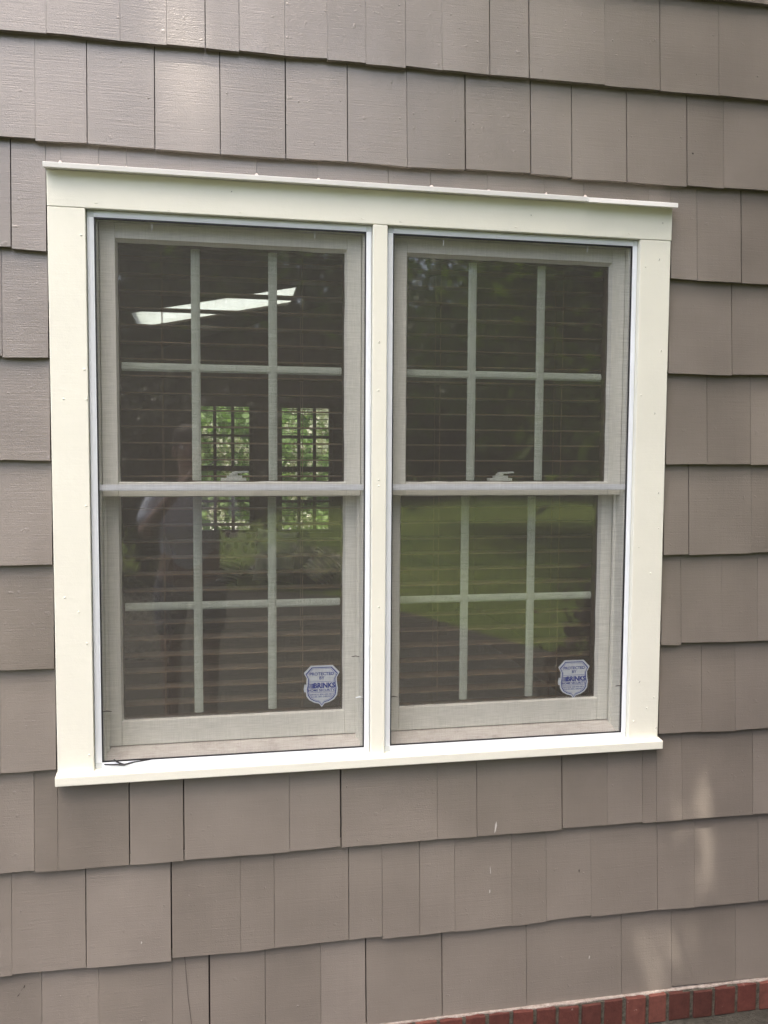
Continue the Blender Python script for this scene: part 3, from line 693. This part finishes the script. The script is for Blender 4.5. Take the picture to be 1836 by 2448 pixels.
sofa = empty('sofa', (0.85, 4.6, FZ), 'dark upholstered sofa under the garden windows, dimly seen through the left window', 'sofa')
rel(sofa, MB().box(0.05, 1.95, 4.25, 5.0, FZ+0.10, -0.98).build('sofa_seat', M['sofa'], None, bevel=0.04))
rel(sofa, MB().box(0.05, 1.95, 4.92, 5.18, -0.97, -0.69).build('sofa_backrest', M['sofa'], None, bevel=0.05))
for xx in (-0.13, 1.96): rel(sofa, MB().box(xx, xx+0.17, 4.25, 5.15, FZ+0.10, -0.82).build('sofa_armrest', M['sofa'], None, bevel=0.04))
for xx in (-0.08, 2.03):
    for yy in (4.32, 5.08): rel(sofa, MB().box(xx-0.03, xx+0.03, yy-0.03, yy+0.03, FZ, FZ+0.10).build('sofa_leg', M['brownwood'], None))
cushion((0.81, 4.62, -0.775), 0.31, 0.40, 0.13, 0.12, M['f_grey'], 'pale grey striped cushion upright on the sofa')
cushion((0.575, 4.78, -0.77), 0.34, 0.36, 0.12, 0.0, M['f_spot'], 'cream cushion with dark spots leaning behind the grey cushion')
cushion((1.14, 4.50, -0.855), 0.25, 0.24, 0.12, 0.7, M['f_zeb'], 'black and cream zebra striped cushion lying right of the grey cushion')
cushion((0.46, 4.52, -0.87), 0.16, 0.20, 0.10, 0.2, M['f_zeb'], 'small zebra striped cushion in front of the spotted cushion')
M['shade'] = Mat('pleated_shade', (0.88, 0.87, 0.82), 0.8).m; M['ceramic'] = Mat('ceramic', (0.12, 0.03, 0.02), 0.3).m
# side table, lamp and armchair at the left
tb = empty('side_table', (-0.01, 3.0, FZ), 'small dark side table under the lamp inside the left window', 'table')
rel(tb, MB().box(-0.26, 0.24, 2.78, 3.22, -0.86, -0.83).build('table_top', M['brownwood'], None, bevel=0.004))
for xx in (-0.23, 0.21):
    for yy in (2.81, 3.19): rel(tb, MB().box(xx-0.018, xx+0.018, yy-0.018, yy+0.018, FZ, -0.861).build('table_leg', M['brownwood'], None))
lp = empty('table_lamp', (-0.02, 3.0, -0.829), 'unlit table lamp with white shade and red brown base, left edge of the left window', 'lamp')
rel(lp, MB().tube([(-0.02, 3.0, -0.829), (-0.02, 3.0, -0.80), (-0.02, 3.0, -0.72), (-0.02, 3.0, -0.64), (-0.02, 3.0, -0.58), (-0.02, 3.0, -0.50)], [0.06, 0.055, 0.075, 0.05, 0.015, 0.012], 16).build('lamp_base', M['ceramic'], None, smooth=True))
ls_ = MB(); seg = 36
vs = []
for (r_, z_) in ((0.15, -0.58), (0.085, -0.40)):
    vs += [(-0.02+(r_*(1+0.02*(k % 2)))*math.cos(2*math.pi*k/seg), 3.0+(r_*(1+0.02*(k % 2)))*math.sin(2*math.pi*k/seg), z_) for k in range(seg)]
ls_.add(vs, [(k, (k+1) % seg, seg+(k+1) % seg, seg+k) for k in range(seg)])
rel(lp, ls_.build('lamp_shade', M['shade'], None))
ch = empty('armchair', (0.0, 1.9, FZ), 'armchair with mottled green cover low at the left edge of the left window', 'armchair')
rel(ch, MB().box(-0.34, 0.16, 1.6, 2.1, FZ+0.1, -0.95).build('chair_seat', M['sofa'], None, bevel=0.04))
rel(ch, MB().prism([(-0.34, -0.94), (0.16, -0.94), (0.11, -0.64), (-0.02, -0.56), (-0.20, -0.56), (-0.32, -0.66)], 2.02, 2.14).build('chair_back', M['f_leafy'], None, bevel=0.04))
for xx in (-0.44, 0.165): rel(ch, MB().box(xx, xx+0.09, 1.6, 2.1, FZ+0.1, -0.78).build('chair_armrest', M['sofa'], None, bevel=0.03))
# coffee table in the right hand window
M['ttop'] = Mat('pale_table_top', (0.88, 0.89, 0.88), 0.25).m
ct = empty('low_table', (1.2, 0.9, FZ), 'pale topped table just inside the right window, seen low behind the slats', 'table')
rel(ct, MB().box(0.86, 1.418, 0.42, 1.33, -0.775, -0.75).build('table_top', M['ttop'], None, bevel=0.004))
for xx in (0.90, 1.38):
    for yy in (0.46, 1.29): rel(ct, MB().box(xx-0.02, xx+0.02, yy-0.02, yy+0.02, FZ, -0.776).build('table_leg', M['brownwood'], None))

# ================================================================ GROUND
g = MB()
g.add([(-150, -150, GZ), (150, -150, GZ), (150, 150, GZ), (-150, 150, GZ)], [(0, 1, 2, 3)])
struct('ground', g, M['lawn'])
shade_outline = [(-8, 0), (-8, -9.5), (-4, -9.2), (-1.5, -8.4), (0.9, -7.1), (1.7, -6.5), (2.3, -5.2), (2.9, -3.7), (4.2, -3.2), (8, -3.0), (8, 0)]
struct('soil_and_lawn_shade', MB().add([(x, y, GZ+0.004) for x, y in shade_outline], [tuple(range(len(shade_outline)))]), M['shade_soil'])  # dark ground by the wall, carried on outwards as painted shade on the lawn
struct('garden_path', MB().box(-12, 14, 13.0, 17.5, GZ-0.05, GZ+0.012), M['gravel'])

# ================================================================ VEGETATION
def leaves_mesh(name, C, size, mat, seed=0, aspect=0.55, flat=0.0):
    """C: n x 3 array of leaf centres -> one mesh of small folded leaves"""
    rs = np.random.RandomState(seed); n = len(C)
    d = rs.normal(size=(n, 3)); d[:, 2] *= (1-flat); d /= np.linalg.norm(d, axis=1)[:, None]
    e = rs.normal(size=(n, 3)); e -= (e*d).sum(1)[:, None]*d; e /= np.linalg.norm(e, axis=1)[:, None]
    s = size*rs.uniform(0.7, 1.3, (n, 1)); nn = np.cross(d, e)
    P0 = C-d*s/2; P1 = C+e*s*aspect/2+nn*s*0.08; P2 = C+d*s/2; P3 = C-e*s*aspect/2+nn*s*0.08
    V = np.stack([P0, P1, P2, P3], 1).reshape(-1, 3).astype(np.float32)
    me = bpy.data.meshes.new(name); me.vertices.add(4*n); me.vertices.foreach_set('co', V.ravel())
    me.loops.add(4*n); me.loops.foreach_set('vertex_index', np.arange(4*n, dtype=np.int32))
    me.polygons.add(n); me.polygons.foreach_set('loop_start', np.arange(0, 4*n, 4, dtype=np.int32))
    try: me.polygons.foreach_set('loop_total', np.full(n, 4, dtype=np.int32))
    except Exception: pass
    at = me.attributes.new('tone', 'FLOAT', 'FACE'); f_ = 0.55/size
    lo_ = np.sin(C[:, 0]*f_+1.0)*np.sin(C[:, 1]*f_*0.9+2.0)*np.sin(C[:, 2]*f_*1.1+0.5)+0.5*np.sin(C[:, 0]*f_*2.3)*np.sin(C[:, 2]*f_*2.1)
    at.data.foreach_set('value', np.clip(0.42+0.5*lo_+rs.uniform(-0.2, 0.2, n), 0, 1).astype(np.float32))
    me.materials.append(mat); me.update(calc_edges=True); me.validate(); return me
def clumps(c, r, n, nc, sig, seed, shell=0.55):
    rs = np.random.RandomState(seed); c = np.array(c); r = np.array(r)
    u = rs.normal(size=(nc, 3)); u /= np.linalg.norm(u, axis=1)[:, None]; u *= rs.uniform(shell, 1, (nc, 1))
    cc = u*r; k = rs.randint(0, nc, n)
    return c+cc[k]+rs.normal(size=(n, 3))*sig*rs.uniform(0.6, 1.3, (nc, 1))[k]
def limbs(base, top, r0, crown_c, crown_r, n, seed):
    rr = random.Random(seed); m = MB(); base = Vector(base); top = Vector(top)
    pts = [base+(top-base)*t+Vector((rr.uniform(-.1, .1), rr.uniform(-.1, .1), 0))*t for t in (0, .15, .35, .6, .85, 1)]
    m.tube(pts, [r0*1.3, r0, r0*.85, r0*.7, r0*.45, r0*.2], 10)
    for i in range(n):
        a = 2*math.pi*i/n+rr.uniform(-.3, .3); t = rr.uniform(0.4, 0.85); s0 = base+(top-base)*t
        e = Vector((crown_c[0]+crown_r[0]*0.8*math.cos(a), crown_c[1]+crown_r[1]*0.8*math.sin(a), crown_c[2]+crown_r[2]*rr.uniform(-.4, .6)))
        mid = s0+(e-s0)*0.5+Vector((0, 0, -0.1*(e-s0).length*rr.uniform(-1, 1)))
        m.tube([s0, mid, e], [r0*.4, r0*.22, r0*.05], 7)
    return m
def tree(name, label, base, h, cr, nl, size, mat, seed, group=None, cz=0.6, rt=None, cat='tree'):
    r = empty(name, base, label, cat, group)
    cc = (0, 0, h*cz); rr_ = (cr, cr, h*(1-cz)*0.95)
    o = limbs((0, 0, 0), (0, 0, h*0.85), rt or h*0.018, cc, rr_, 7, seed).build('trunk', M['bark'], r, smooth=True)
    me = leaves_mesh('crown', clumps(cc, rr_, nl, max(24, nl//110), cr*0.16, seed), size, mat, seed)
    c = bpy.data.objects.new('crown', me); COL.objects.link(c); c.parent = r
    return r
def copy_tree(r, loc, rz, sc, label):
    q = r.copy(); COL.objects.link(q); q.location = loc; q.rotation_euler = (0, 0, rz); q.scale = (sc, sc, sc); q['label'] = label
    for ch_ in r.children:
        c = ch_.copy(); COL.objects.link(c); c.parent = q
    return q
# unseen shade tree over the camera: crown and gaps shaped to cast the dapples
DAP_HI = [(0.291, 0.830, 0.055, 0.15), (0.284, 0.95, 0.04, 0.07), (0.106, -1.29, 0.06, 0.16), (-0.11, -0.42, 0.05, 0.10), (1.735, 0.12, 0.05, 0.14)]
DAP_LO = [(1.513, -0.892, 0.020, 0.050), (1.583, -0.868, 0.021, 0.075), (1.600, -0.985, 0.013, 0.030), (1.586, -1.095, 0.024, 0.055), (1.470, -1.30, 0.040, 0.10), (1.545, -1.25, 0.022, 0.07), (1.40, -1.22, 0.012, 0.05)]
def off_gaps(C, gaps, ex, ez, p=1.0, seed=1):
    """leave out the leaves whose shade would fall in a gap"""
    r_ = np.random.RandomState(seed); Sx_ = np.array(S)
    Wp_ = C-Sx_[None, :]*(C[:, 1]/Sx_[1])[:, None]; k_ = np.ones(len(C), bool)
    for x, z, rx, rz in gaps: k_ &= ~((((Wp_[:, 0]-x)/(rx+ex))**2+((Wp_[:, 2]-z)/(rz+ez))**2 < 1) & (r_.rand(len(C)) < p))
    return C[k_]
rs = np.random.RandomState(5)
Sx = np.array(S)
K_ = 62000
wx = rs.uniform(-0.75, 2.45, K_); wz = rs.uniform(-1.6, 1.75, K_); hh = rs.uniform(11.0, 13.5, K_)      # where on the wall each leaf's shade falls, and its height
tt = (hh-wz)/Sx[2]
cc = np.stack([wx+Sx[0]*tt, Sx[1]*tt, hh], 1)
nL = 16000
cc = np.concatenate([cc, clumps((-1.5, -5.2, 12.3), (2.6, 1.5, 1.2), nL, 160, 0.35, 5, 0.2)])
cc = off_gaps(cc, DAP_HI, 0.048, 0.09, 0.97)
cc = off_gaps(cc, DAP_LO, 0.20, 0.26)
bt = empty('added_shade_tree', (-2.9, -5.2, GZ), 'unseen broadleaf tree added with a canopy shaped to shade and dapple the wall', 'tree')
o = limbs((0, 0, 0), (-0.2, -1.0, 13.8), 0.17, (0.3, -0.9, 13.9), (1.3, 0.7, 0.6), 7, 3).build('trunk', M['bark'], bt, smooth=True)
me = leaves_mesh('crown', cc-np.array([-2.9, -5.2, GZ]), 0.115, M['leaf'], 11, 0.6)
c = bpy.data.objects.new('crown', me); COL.objects.link(c); c.parent = bt
# unseen evergreen added to darken the right of the wall, leaves shaping sun flecks
sr = empty('added_evergreen', (2.75, -1.2, GZ), 'unseen small evergreen tree added by the wall to darken its right side', 'tree')
limbs((0, 0, 0), (0, 0, 3.9), 0.05, (0, 0, 2.9), (0.7, 0.7, 1.2), 8, 4).build('trunk', M['bark'], sr, smooth=True)
K_ = 26000
wx = rs.uniform(1.22, 2.1, K_); wz = rs.uniform(-1.5, -0.62, K_); hh = rs.uniform(2.2, 3.1, K_); tt = (hh-wz)/Sx[2]
lowc = np.stack([wx+Sx[0]*tt, Sx[1]*tt, hh], 1)
cc = np.concatenate([lowc, clumps((2.75, -1.2, 1.5), (0.95, 0.90, 1.75), 60000, 420, 0.11, 8, 0.3)])
cc = cc[cc[:, 1] < -0.12]
me = leaves_mesh('crown', off_gaps(cc, DAP_LO, 0.018, 0.036, 0.98)-np.array([2.75, -1.2, GZ]), 0.052, M['yew'], 9, 0.4)
c = bpy.data.objects.new('crown', me); COL.objects.link(c); c.parent = sr
# far trees across the lawn
GT = 'trees across the lawn'
t1 = tree('broadleaf_tree', 'tall dark broadleaf tree across the lawn, standing straight behind the camera', (-3, -27, GZ), 9.5, 4.2, 17000, 0.30, M['leafdark'], 21, GT, 0.52)
t2 = tree('broadleaf_tree', 'lower light green tree across the lawn with loose crown', (8.8, -29, GZ), 7.4, 3.6, 9000, 0.26, M['leaf'], 22, GT, 0.55)
t1.scale = (1.3, 1.3, 1.3)
for i, (x, y, k, s_, lb) in enumerate(((2.5, -30, 0, 1.3, 'second tall dark tree of the row across the lawn'), (15.0, -28, 0, 1.35, 'tallest dark tree across the lawn, right of the light one'), (-9.5, -29, 0, 1.0, 'dark tree at the end of the row across the lawn'),
                                (20.5, -25, 1, 1.5, 'broad light green tree at the far corner of the lawn'), (5.6, -36, 0, 0.85, 'dark tree standing further back behind the row'), (11.5, -35, 0, 0.78, 'small dark tree behind the loose light one'),
                                (7.5, -13, 1, 1.2, 'light green tree standing alone on the lawn'))):
    copy_tree((t1, t2)[k], (x, y, GZ), i*1.3+0.5, s_, lb)
ug = MB()
me = leaves_mesh('undergrowth', np.concatenate([clumps((x, -26.5+0.4*math.sin(x), GZ+1.2), (2.2, 1.0, 1.3), 1800, 30, 0.35, 60+i, 0.2) for i, x in enumerate(np.arange(-14, 25, 2.6))]), 0.24, M['leafdark'], 31)
o = bpy.data.objects.new('undergrowth', me); COL.objects.link(o); tag(o, kind='stuff')
rt_ = tree('added_dense_tree', 'dense dark tree mirrored in the right window, added to block the sky at right', (4.7, -3.7, GZ), 8.4, 2.5, 30000, 0.15, M['leafmid'], 51, None, 0.56)  # dense trees added at right to block sky; leaves also mirror in the glass
copy_tree(rt_, (6.4, -8.6, GZ), 2.2, 1.1, 'second dense dark tree, unseen, added further out at right to darken the wall')
copy_tree(rt_, (4.6, -2.15, GZ), 4.0, 0.9, 'third dense dark tree by the small evergreen, added to darken the wall at right')
# garden behind the house: flowering shrubs against bright grass
def flowering(name, label, loc, r, nl, nf, seed, group=None, leaf=0.11, mat='hyd'):
    q = empty(name, loc, label, 'shrub', group)
    me = leaves_mesh('foliage', clumps((0, 0, r[2]), r, nl, max(12, nl//60), 0.13, seed, 0.2), leaf, M[mat], seed, 0.6)
    c = bpy.data.objects.new('foliage', me); COL.objects.link(c); c.parent = q
    rs_ = np.random.RandomState(seed+1); cs = []
    for k in range(nf):
        a = rs_.normal(size=3); a /= np.linalg.norm(a); a[1] = -abs(a[1]) if loc[1] > 0 else a[1]; p_ = np.array([0, 0, r[2]])+a*np.array(r)*1.02
        b = rs_.normal(size=(60, 3)); b /= np.linalg.norm(b, axis=1)[:, None]; cs.append(p_+b*0.085*(r[0]/0.9)**0.3)
    me = leaves_mesh('blossoms', np.concatenate(cs), 0.045, M['petal'], seed+2, 0.9)
    c = bpy.data.objects.new('blossoms', me); COL.objects.link(c); c.parent = q
    limbs((0, 0, 0), (0, 0, r[2]*1.4), 0.03, (0, 0, r[2]), r, 8, seed).build('stems', M['bark'], q, smooth=True)
    return q
ds = empty('dark_shrub', (-0.45, -8.6, GZ), 'dark rounded evergreen shrub on the lawn behind the photographer', 'shrub')
limbs((0, 0, 0), (0, 0, 1.9), 0.05, (0, 0, 1.2), (0.8, 0.8, 0.8), 8, 14).build('stems', M['bark'], ds, smooth=True)
me = leaves_mesh('foliage', clumps((0, 0, 1.15), (1.6, 1.1, 1.25), 20000, 160, 0.16, 18, 0.3), 0.09, M['yew'], 19, 0.5)
c = bpy.data.objects.new('foliage', me); COL.objects.link(c); c.parent = ds
lo = empty('low_shrub', (2.06, -1.05, GZ), 'low reddish brown shrub right of the window, mirrored at its lower right corner', 'shrub')
limbs((0, 0, 0), (0, 0, 0.8), 0.02, (0, 0, 0.5), (0.3, 0.3, 0.3), 7, 24).build('stems', M['bark'], lo, smooth=True)
me = leaves_mesh('foliage', clumps((0, 0, 0.46), (0.42, 0.45, 0.46), 9000, 110, 0.06, 28, 0.3), 0.045, m_leaf('red_brown_leaves', (0.05, 0.022, 0.015), (0.09, 0.05, 0.03), 0.2), 29, 0.5)
c = bpy.data.objects.new('foliage', me); COL.objects.link(c); c.parent = lo
ro = empty('added_shrub', (3.1, -0.9, GZ), 'unseen rounded evergreen shrub added by the wall to darken its right side', 'shrub')  # unseen filler, added to cut the light on the right of the wall
limbs((0, 0, 0), (0, 0, 1.2), 0.03, (0, 0, 0.8), (0.5, 0.5, 0.5), 7, 34).build('stems', M['bark'], ro, smooth=True)
me = leaves_mesh('foliage', clumps((0, 0, 0.8), (0.75, 0.72, 0.85), 22000, 220, 0.09, 38, 0.3), 0.05, M['yew'], 39, 0.5)
c = bpy.data.objects.new('foliage', me); COL.objects.link(c); c.parent = ro
GF = 'flowering shrubs in the garden behind the room'
flowering('flowering_shrub', 'white flowered leafy shrub outside the garden window in the middle pane', (0.15, 8.1, GZ), (0.85, 0.7, 1.15), 2600, 60, 71, GF)
flowering('flowering_shrub', 'cream flowered shrub outside the right garden window, lower of the two', (1.55, 8.6, GZ), (0.95, 0.7, 1.02), 2800, 64, 72, GF)
flowering('flowering_shrub', 'tall flowering shrub further back between the garden windows', (0.95, 10.3, GZ), (1.1, 0.8, 1.35), 3000, 50, 73, GF)
flowering('flowering_shrub', 'low speckled white flowering shrub on the lawn behind the camera', (1.3, -7.4, GZ), (0.52, 0.42, 0.20), 2200, 40, 74, leaf=0.06, mat='leaf')
GB = 'trees at the back of the garden'
t3 = tree('garden_tree', 'sunlit tree at the back of the garden, behind the flowering shrubs', (1.5, 24, GZ), 9, 4.2, 9000, 0.3, M['hyd'], 41, GB, 0.5)
copy_tree(t3, (-4.5, 22, GZ), 2.0, 0.95, 'second sunlit tree at the back of the garden, left'); copy_tree(t3, (7.5, 23, GZ), 4.0, 1.05, 'third sunlit tree at the back of the garden, right')

# ================================================================ PHOTOGRAPHER (mirrored faintly in the left window)
M['skin'] = Mat('skin', (0.40, 0.25, 0.19), 0.5).m; M['hair'] = Mat('hair', (0.05, 0.035, 0.025), 0.7).m
M['shirt'] = Mat('pale_blue_shirt', (0.74, 0.78, 0.90), 0.85).m; M['shorts'] = Mat('grey_shorts', (0.22, 0.22, 0.25), 0.9).m; M['shoe'] = Mat('shoe', (0.08, 0.07, 0.06), 0.6).m
PX, PY = 0.23, -2.42
per = empty('person', (PX, PY, GZ), 'person in pale blue shirt holding up a phone, mirrored in the left window', 'person')
def skin_obj(name, chainset, mat, root=0, sub=2):
    V, Ed, Rd = [], [], []; ids = {}
    for ch_ in chainset:
        prev = None
        for key, co, r_ in ch_:
            if key not in ids:
                ids[key] = len(V); V.append(co); Rd.append(r_)
            if prev is not None: Ed.append((ids[prev], ids[key]))
            prev = key
    bm = bmesh.new(); lay = bm.verts.layers.skin.verify(); bv = [bm.verts.new(v) for v in V]
    for i, v in enumerate(bv):
        rr_ = Rd[i] if hasattr(Rd[i], '__len__') else (Rd[i], Rd[i]); v[lay].radius = rr_; v[lay].use_root = (i == root)
    for a, b in sorted(set(tuple(sorted(e_)) for e_ in Ed)): bm.edges.new((bv[a], bv[b]))
    me = bpy.data.meshes.new(name); bm.to_mesh(me); bm.free(); me.materials.append(mat)
    o = bpy.data.objects.new(name, me); COL.objects.link(o); md = o.modifiers.new('skin', 'SKIN'); md.use_smooth_shade = True
    s2 = o.modifiers.new('sub', 'SUBSURF'); s2.levels = sub; s2.render_levels = sub
    o.parent = per; return o
# local coords: feet at z=0, facing +y ; eye level about 1.52, phone at (0.04, 0.41, 1.47)
PS = 0.93
hx, hy, hz = 0.11/PS, 0, -GZ/PS    # phone centre relative to the person
hy = (-2.045-PY)/PS
per.scale = (PS, PS, PS)
arms = []
def side(s):
    wr = (hx+s*0.085, hy-0.06, hz-0.09)
    return [[('pel', (0, 0, 0.95), (0.155, 0.11)), ('sp', (0, 0.0, 1.10), (0.14, 0.10)), ('chest', (0, 0, 1.28), (0.165, 0.115)), ('nk0', (0, 0, 1.40), (0.075, 0.07)), ('nk', (0, 0.005, 1.46), (0.055, 0.055)), ('hd0', (0, 0.015, 1.53), (0.068, 0.078)), ('hd1', (0, 0.01, 1.60), (0.076, 0.095)), ('hd2', (0, 0.005, 1.66), (0.066, 0.082))],
            [('chest', 0, 0), ('sh%d' % s, (s*0.17, 0, 1.36), 0.062), ('ua%d' % s, (s*0.215, 0.05, 1.22), 0.05), ('el%d' % s, (s*0.225, 0.12, 1.13), 0.043), ('fa%d' % s, (s*0.17, 0.20, 1.24), 0.038), ('wr%d' % s, wr, (0.027, 0.022)), ('pm%d' % s, (wr[0]-s*0.004, wr[1]+0.02, wr[2]+0.055), (0.036, 0.018))],
            [('pel', 0, 0), ('hp%d' % s, (s*0.10, 0, 0.86), 0.095), ('kn%d' % s, (s*0.11, 0.02, 0.48), 0.058), ('cf%d' % s, (s*0.11, 0.0, 0.34), 0.055), ('an%d' % s, (s*0.115, 0, 0.09), 0.038), ('ft%d' % s, (s*0.13, 0.13, 0.035), (0.04, 0.028))]]
chains = []
for s in (-1, 1): chains += side(s)
# fingers and thumbs around the phone
for s in (-1, 1):
    wr = (hx+s*0.085, hy-0.06, hz-0.09); pm = Vector((wr[0]-s*0.004, wr[1]+0.02, wr[2]+0.055))
    for k, (dz, L) in enumerate(((0.038, 0.066), (0.018, 0.074), (-0.002, 0.070), (-0.020, 0.055))):
        b = pm+Vector((s*0.004, 0.012, dz*0.9)); p1 = b+Vector((-s*0.004, L*0.42, dz*0.15)); p2 = p1+Vector((-s*0.022, L*0.22, 0)); p3 = p2+Vector((-s*0.022, -0.004, 0))
        chains.append([('pm%d' % s, 0, 0), ('f%d%d' % (s, k), tuple(b), 0.010), ('g%d%d' % (s, k), tuple(p1), 0.0085), ('h%d%d' % (s, k), tuple(p2), 0.008), ('i%d%d' % (s, k), tuple(p3), 0.0068)])
    b = pm+Vector((-s*0.012, 0.0, -0.012)); chains.append([('pm%d' % s, 0, 0), ('t%d' % s, tuple(b), 0.012), ('u%d' % s, tuple(b+Vector((-s*0.016, 0.012, 0.026))), 0.010), ('v%d' % s, tuple(b+Vector((-s*0.030, 0.016, 0.046))), 0.0082)])
skin_obj('body', chains, M['skin'])
# face and hair
fc = MB()
fc.tube([(0, 0.095, 1.595), (0, 0.112, 1.572), (0, 0.118, 1.558), (0, 0.100, 1.55)], [0.008, 0.012, 0.016, 0.008], 8)
fc.build('nose', M['skin'], per, smooth=True)
for s in (-1, 1):
    MB().ball((s*0.078, 0.005, 1.575), (0.012, 0.02, 0.032), 8, 6).build('ear', M['skin'], per, smooth=True)
    e_ = MB().ball((s*0.032, 0.092, 1.598), (0.014, 0.008, 0.009), 8, 6).build('eye', M['cap'], per, smooth=True)
    MB().ball((s*0.032, 0.099, 1.598), (0.006, 0.003, 0.006), 8, 6).build('pupil', M['spline'], e_, smooth=True)
M['lip'] = Mat('lips', (0.40, 0.15, 0.12), 0.5).m
MB().ball((0, 0.093, 1.522), (0.024, 0.008, 0.008), 10, 6).build('mouth', M['lip'], per, smooth=True)
MB().ball((0, -0.012, 1.645), (0.090, 0.103, 0.085), 20, 12).ball((0, -0.045, 1.59), (0.084, 0.075, 0.09), 16, 10).build('hair', M['hair'], per, smooth=True)
sh_ch = []
for s in (-1, 1):
    sh_ch += [[('a', (0, 0, 0.88), (0.175, 0.125)), ('b', (0, 0, 1.08), (0.165, 0.12)), ('c', (0, 0, 1.28), (0.185, 0.13)), ('d', (0, 0, 1.40), (0.09, 0.085))],
              [('c', 0, 0), ('e%d' % s, (s*0.17, 0, 1.36), 0.076), ('f%d' % s, (s*0.213, 0.045, 1.23), 0.066), ('g%d' % s, (s*0.222, 0.09, 1.17), 0.062)]]
skin_obj('shirt', sh_ch, M['shirt'])
skin_obj('shorts', [[('a', (0, 0, 0.96), (0.165, 0.12)), ('b', (0.10, 0, 0.82), 0.11), ('c', (0.112, 0.01, 0.54), 0.085)], [('a', 0, 0), ('d', (-0.10, 0, 0.82), 0.11), ('e', (-0.112, 0.01, 0.54), 0.085)]], M['shorts'])
for s in (-1, 1): MB().ball((s*0.125, 0.07, 0.045), (0.052, 0.14, 0.045), 14, 8).build('shoe', M['shoe'], per, smooth=True)
ph = MB().box(PX+0.11-0.036, PX+0.11+0.036, -2.048, -2.040, -0.085, 0.06).build('phone', M['spline'], None, bevel=0.003)
tag(ph, 'black phone held upright in both hands of the person', 'phone')
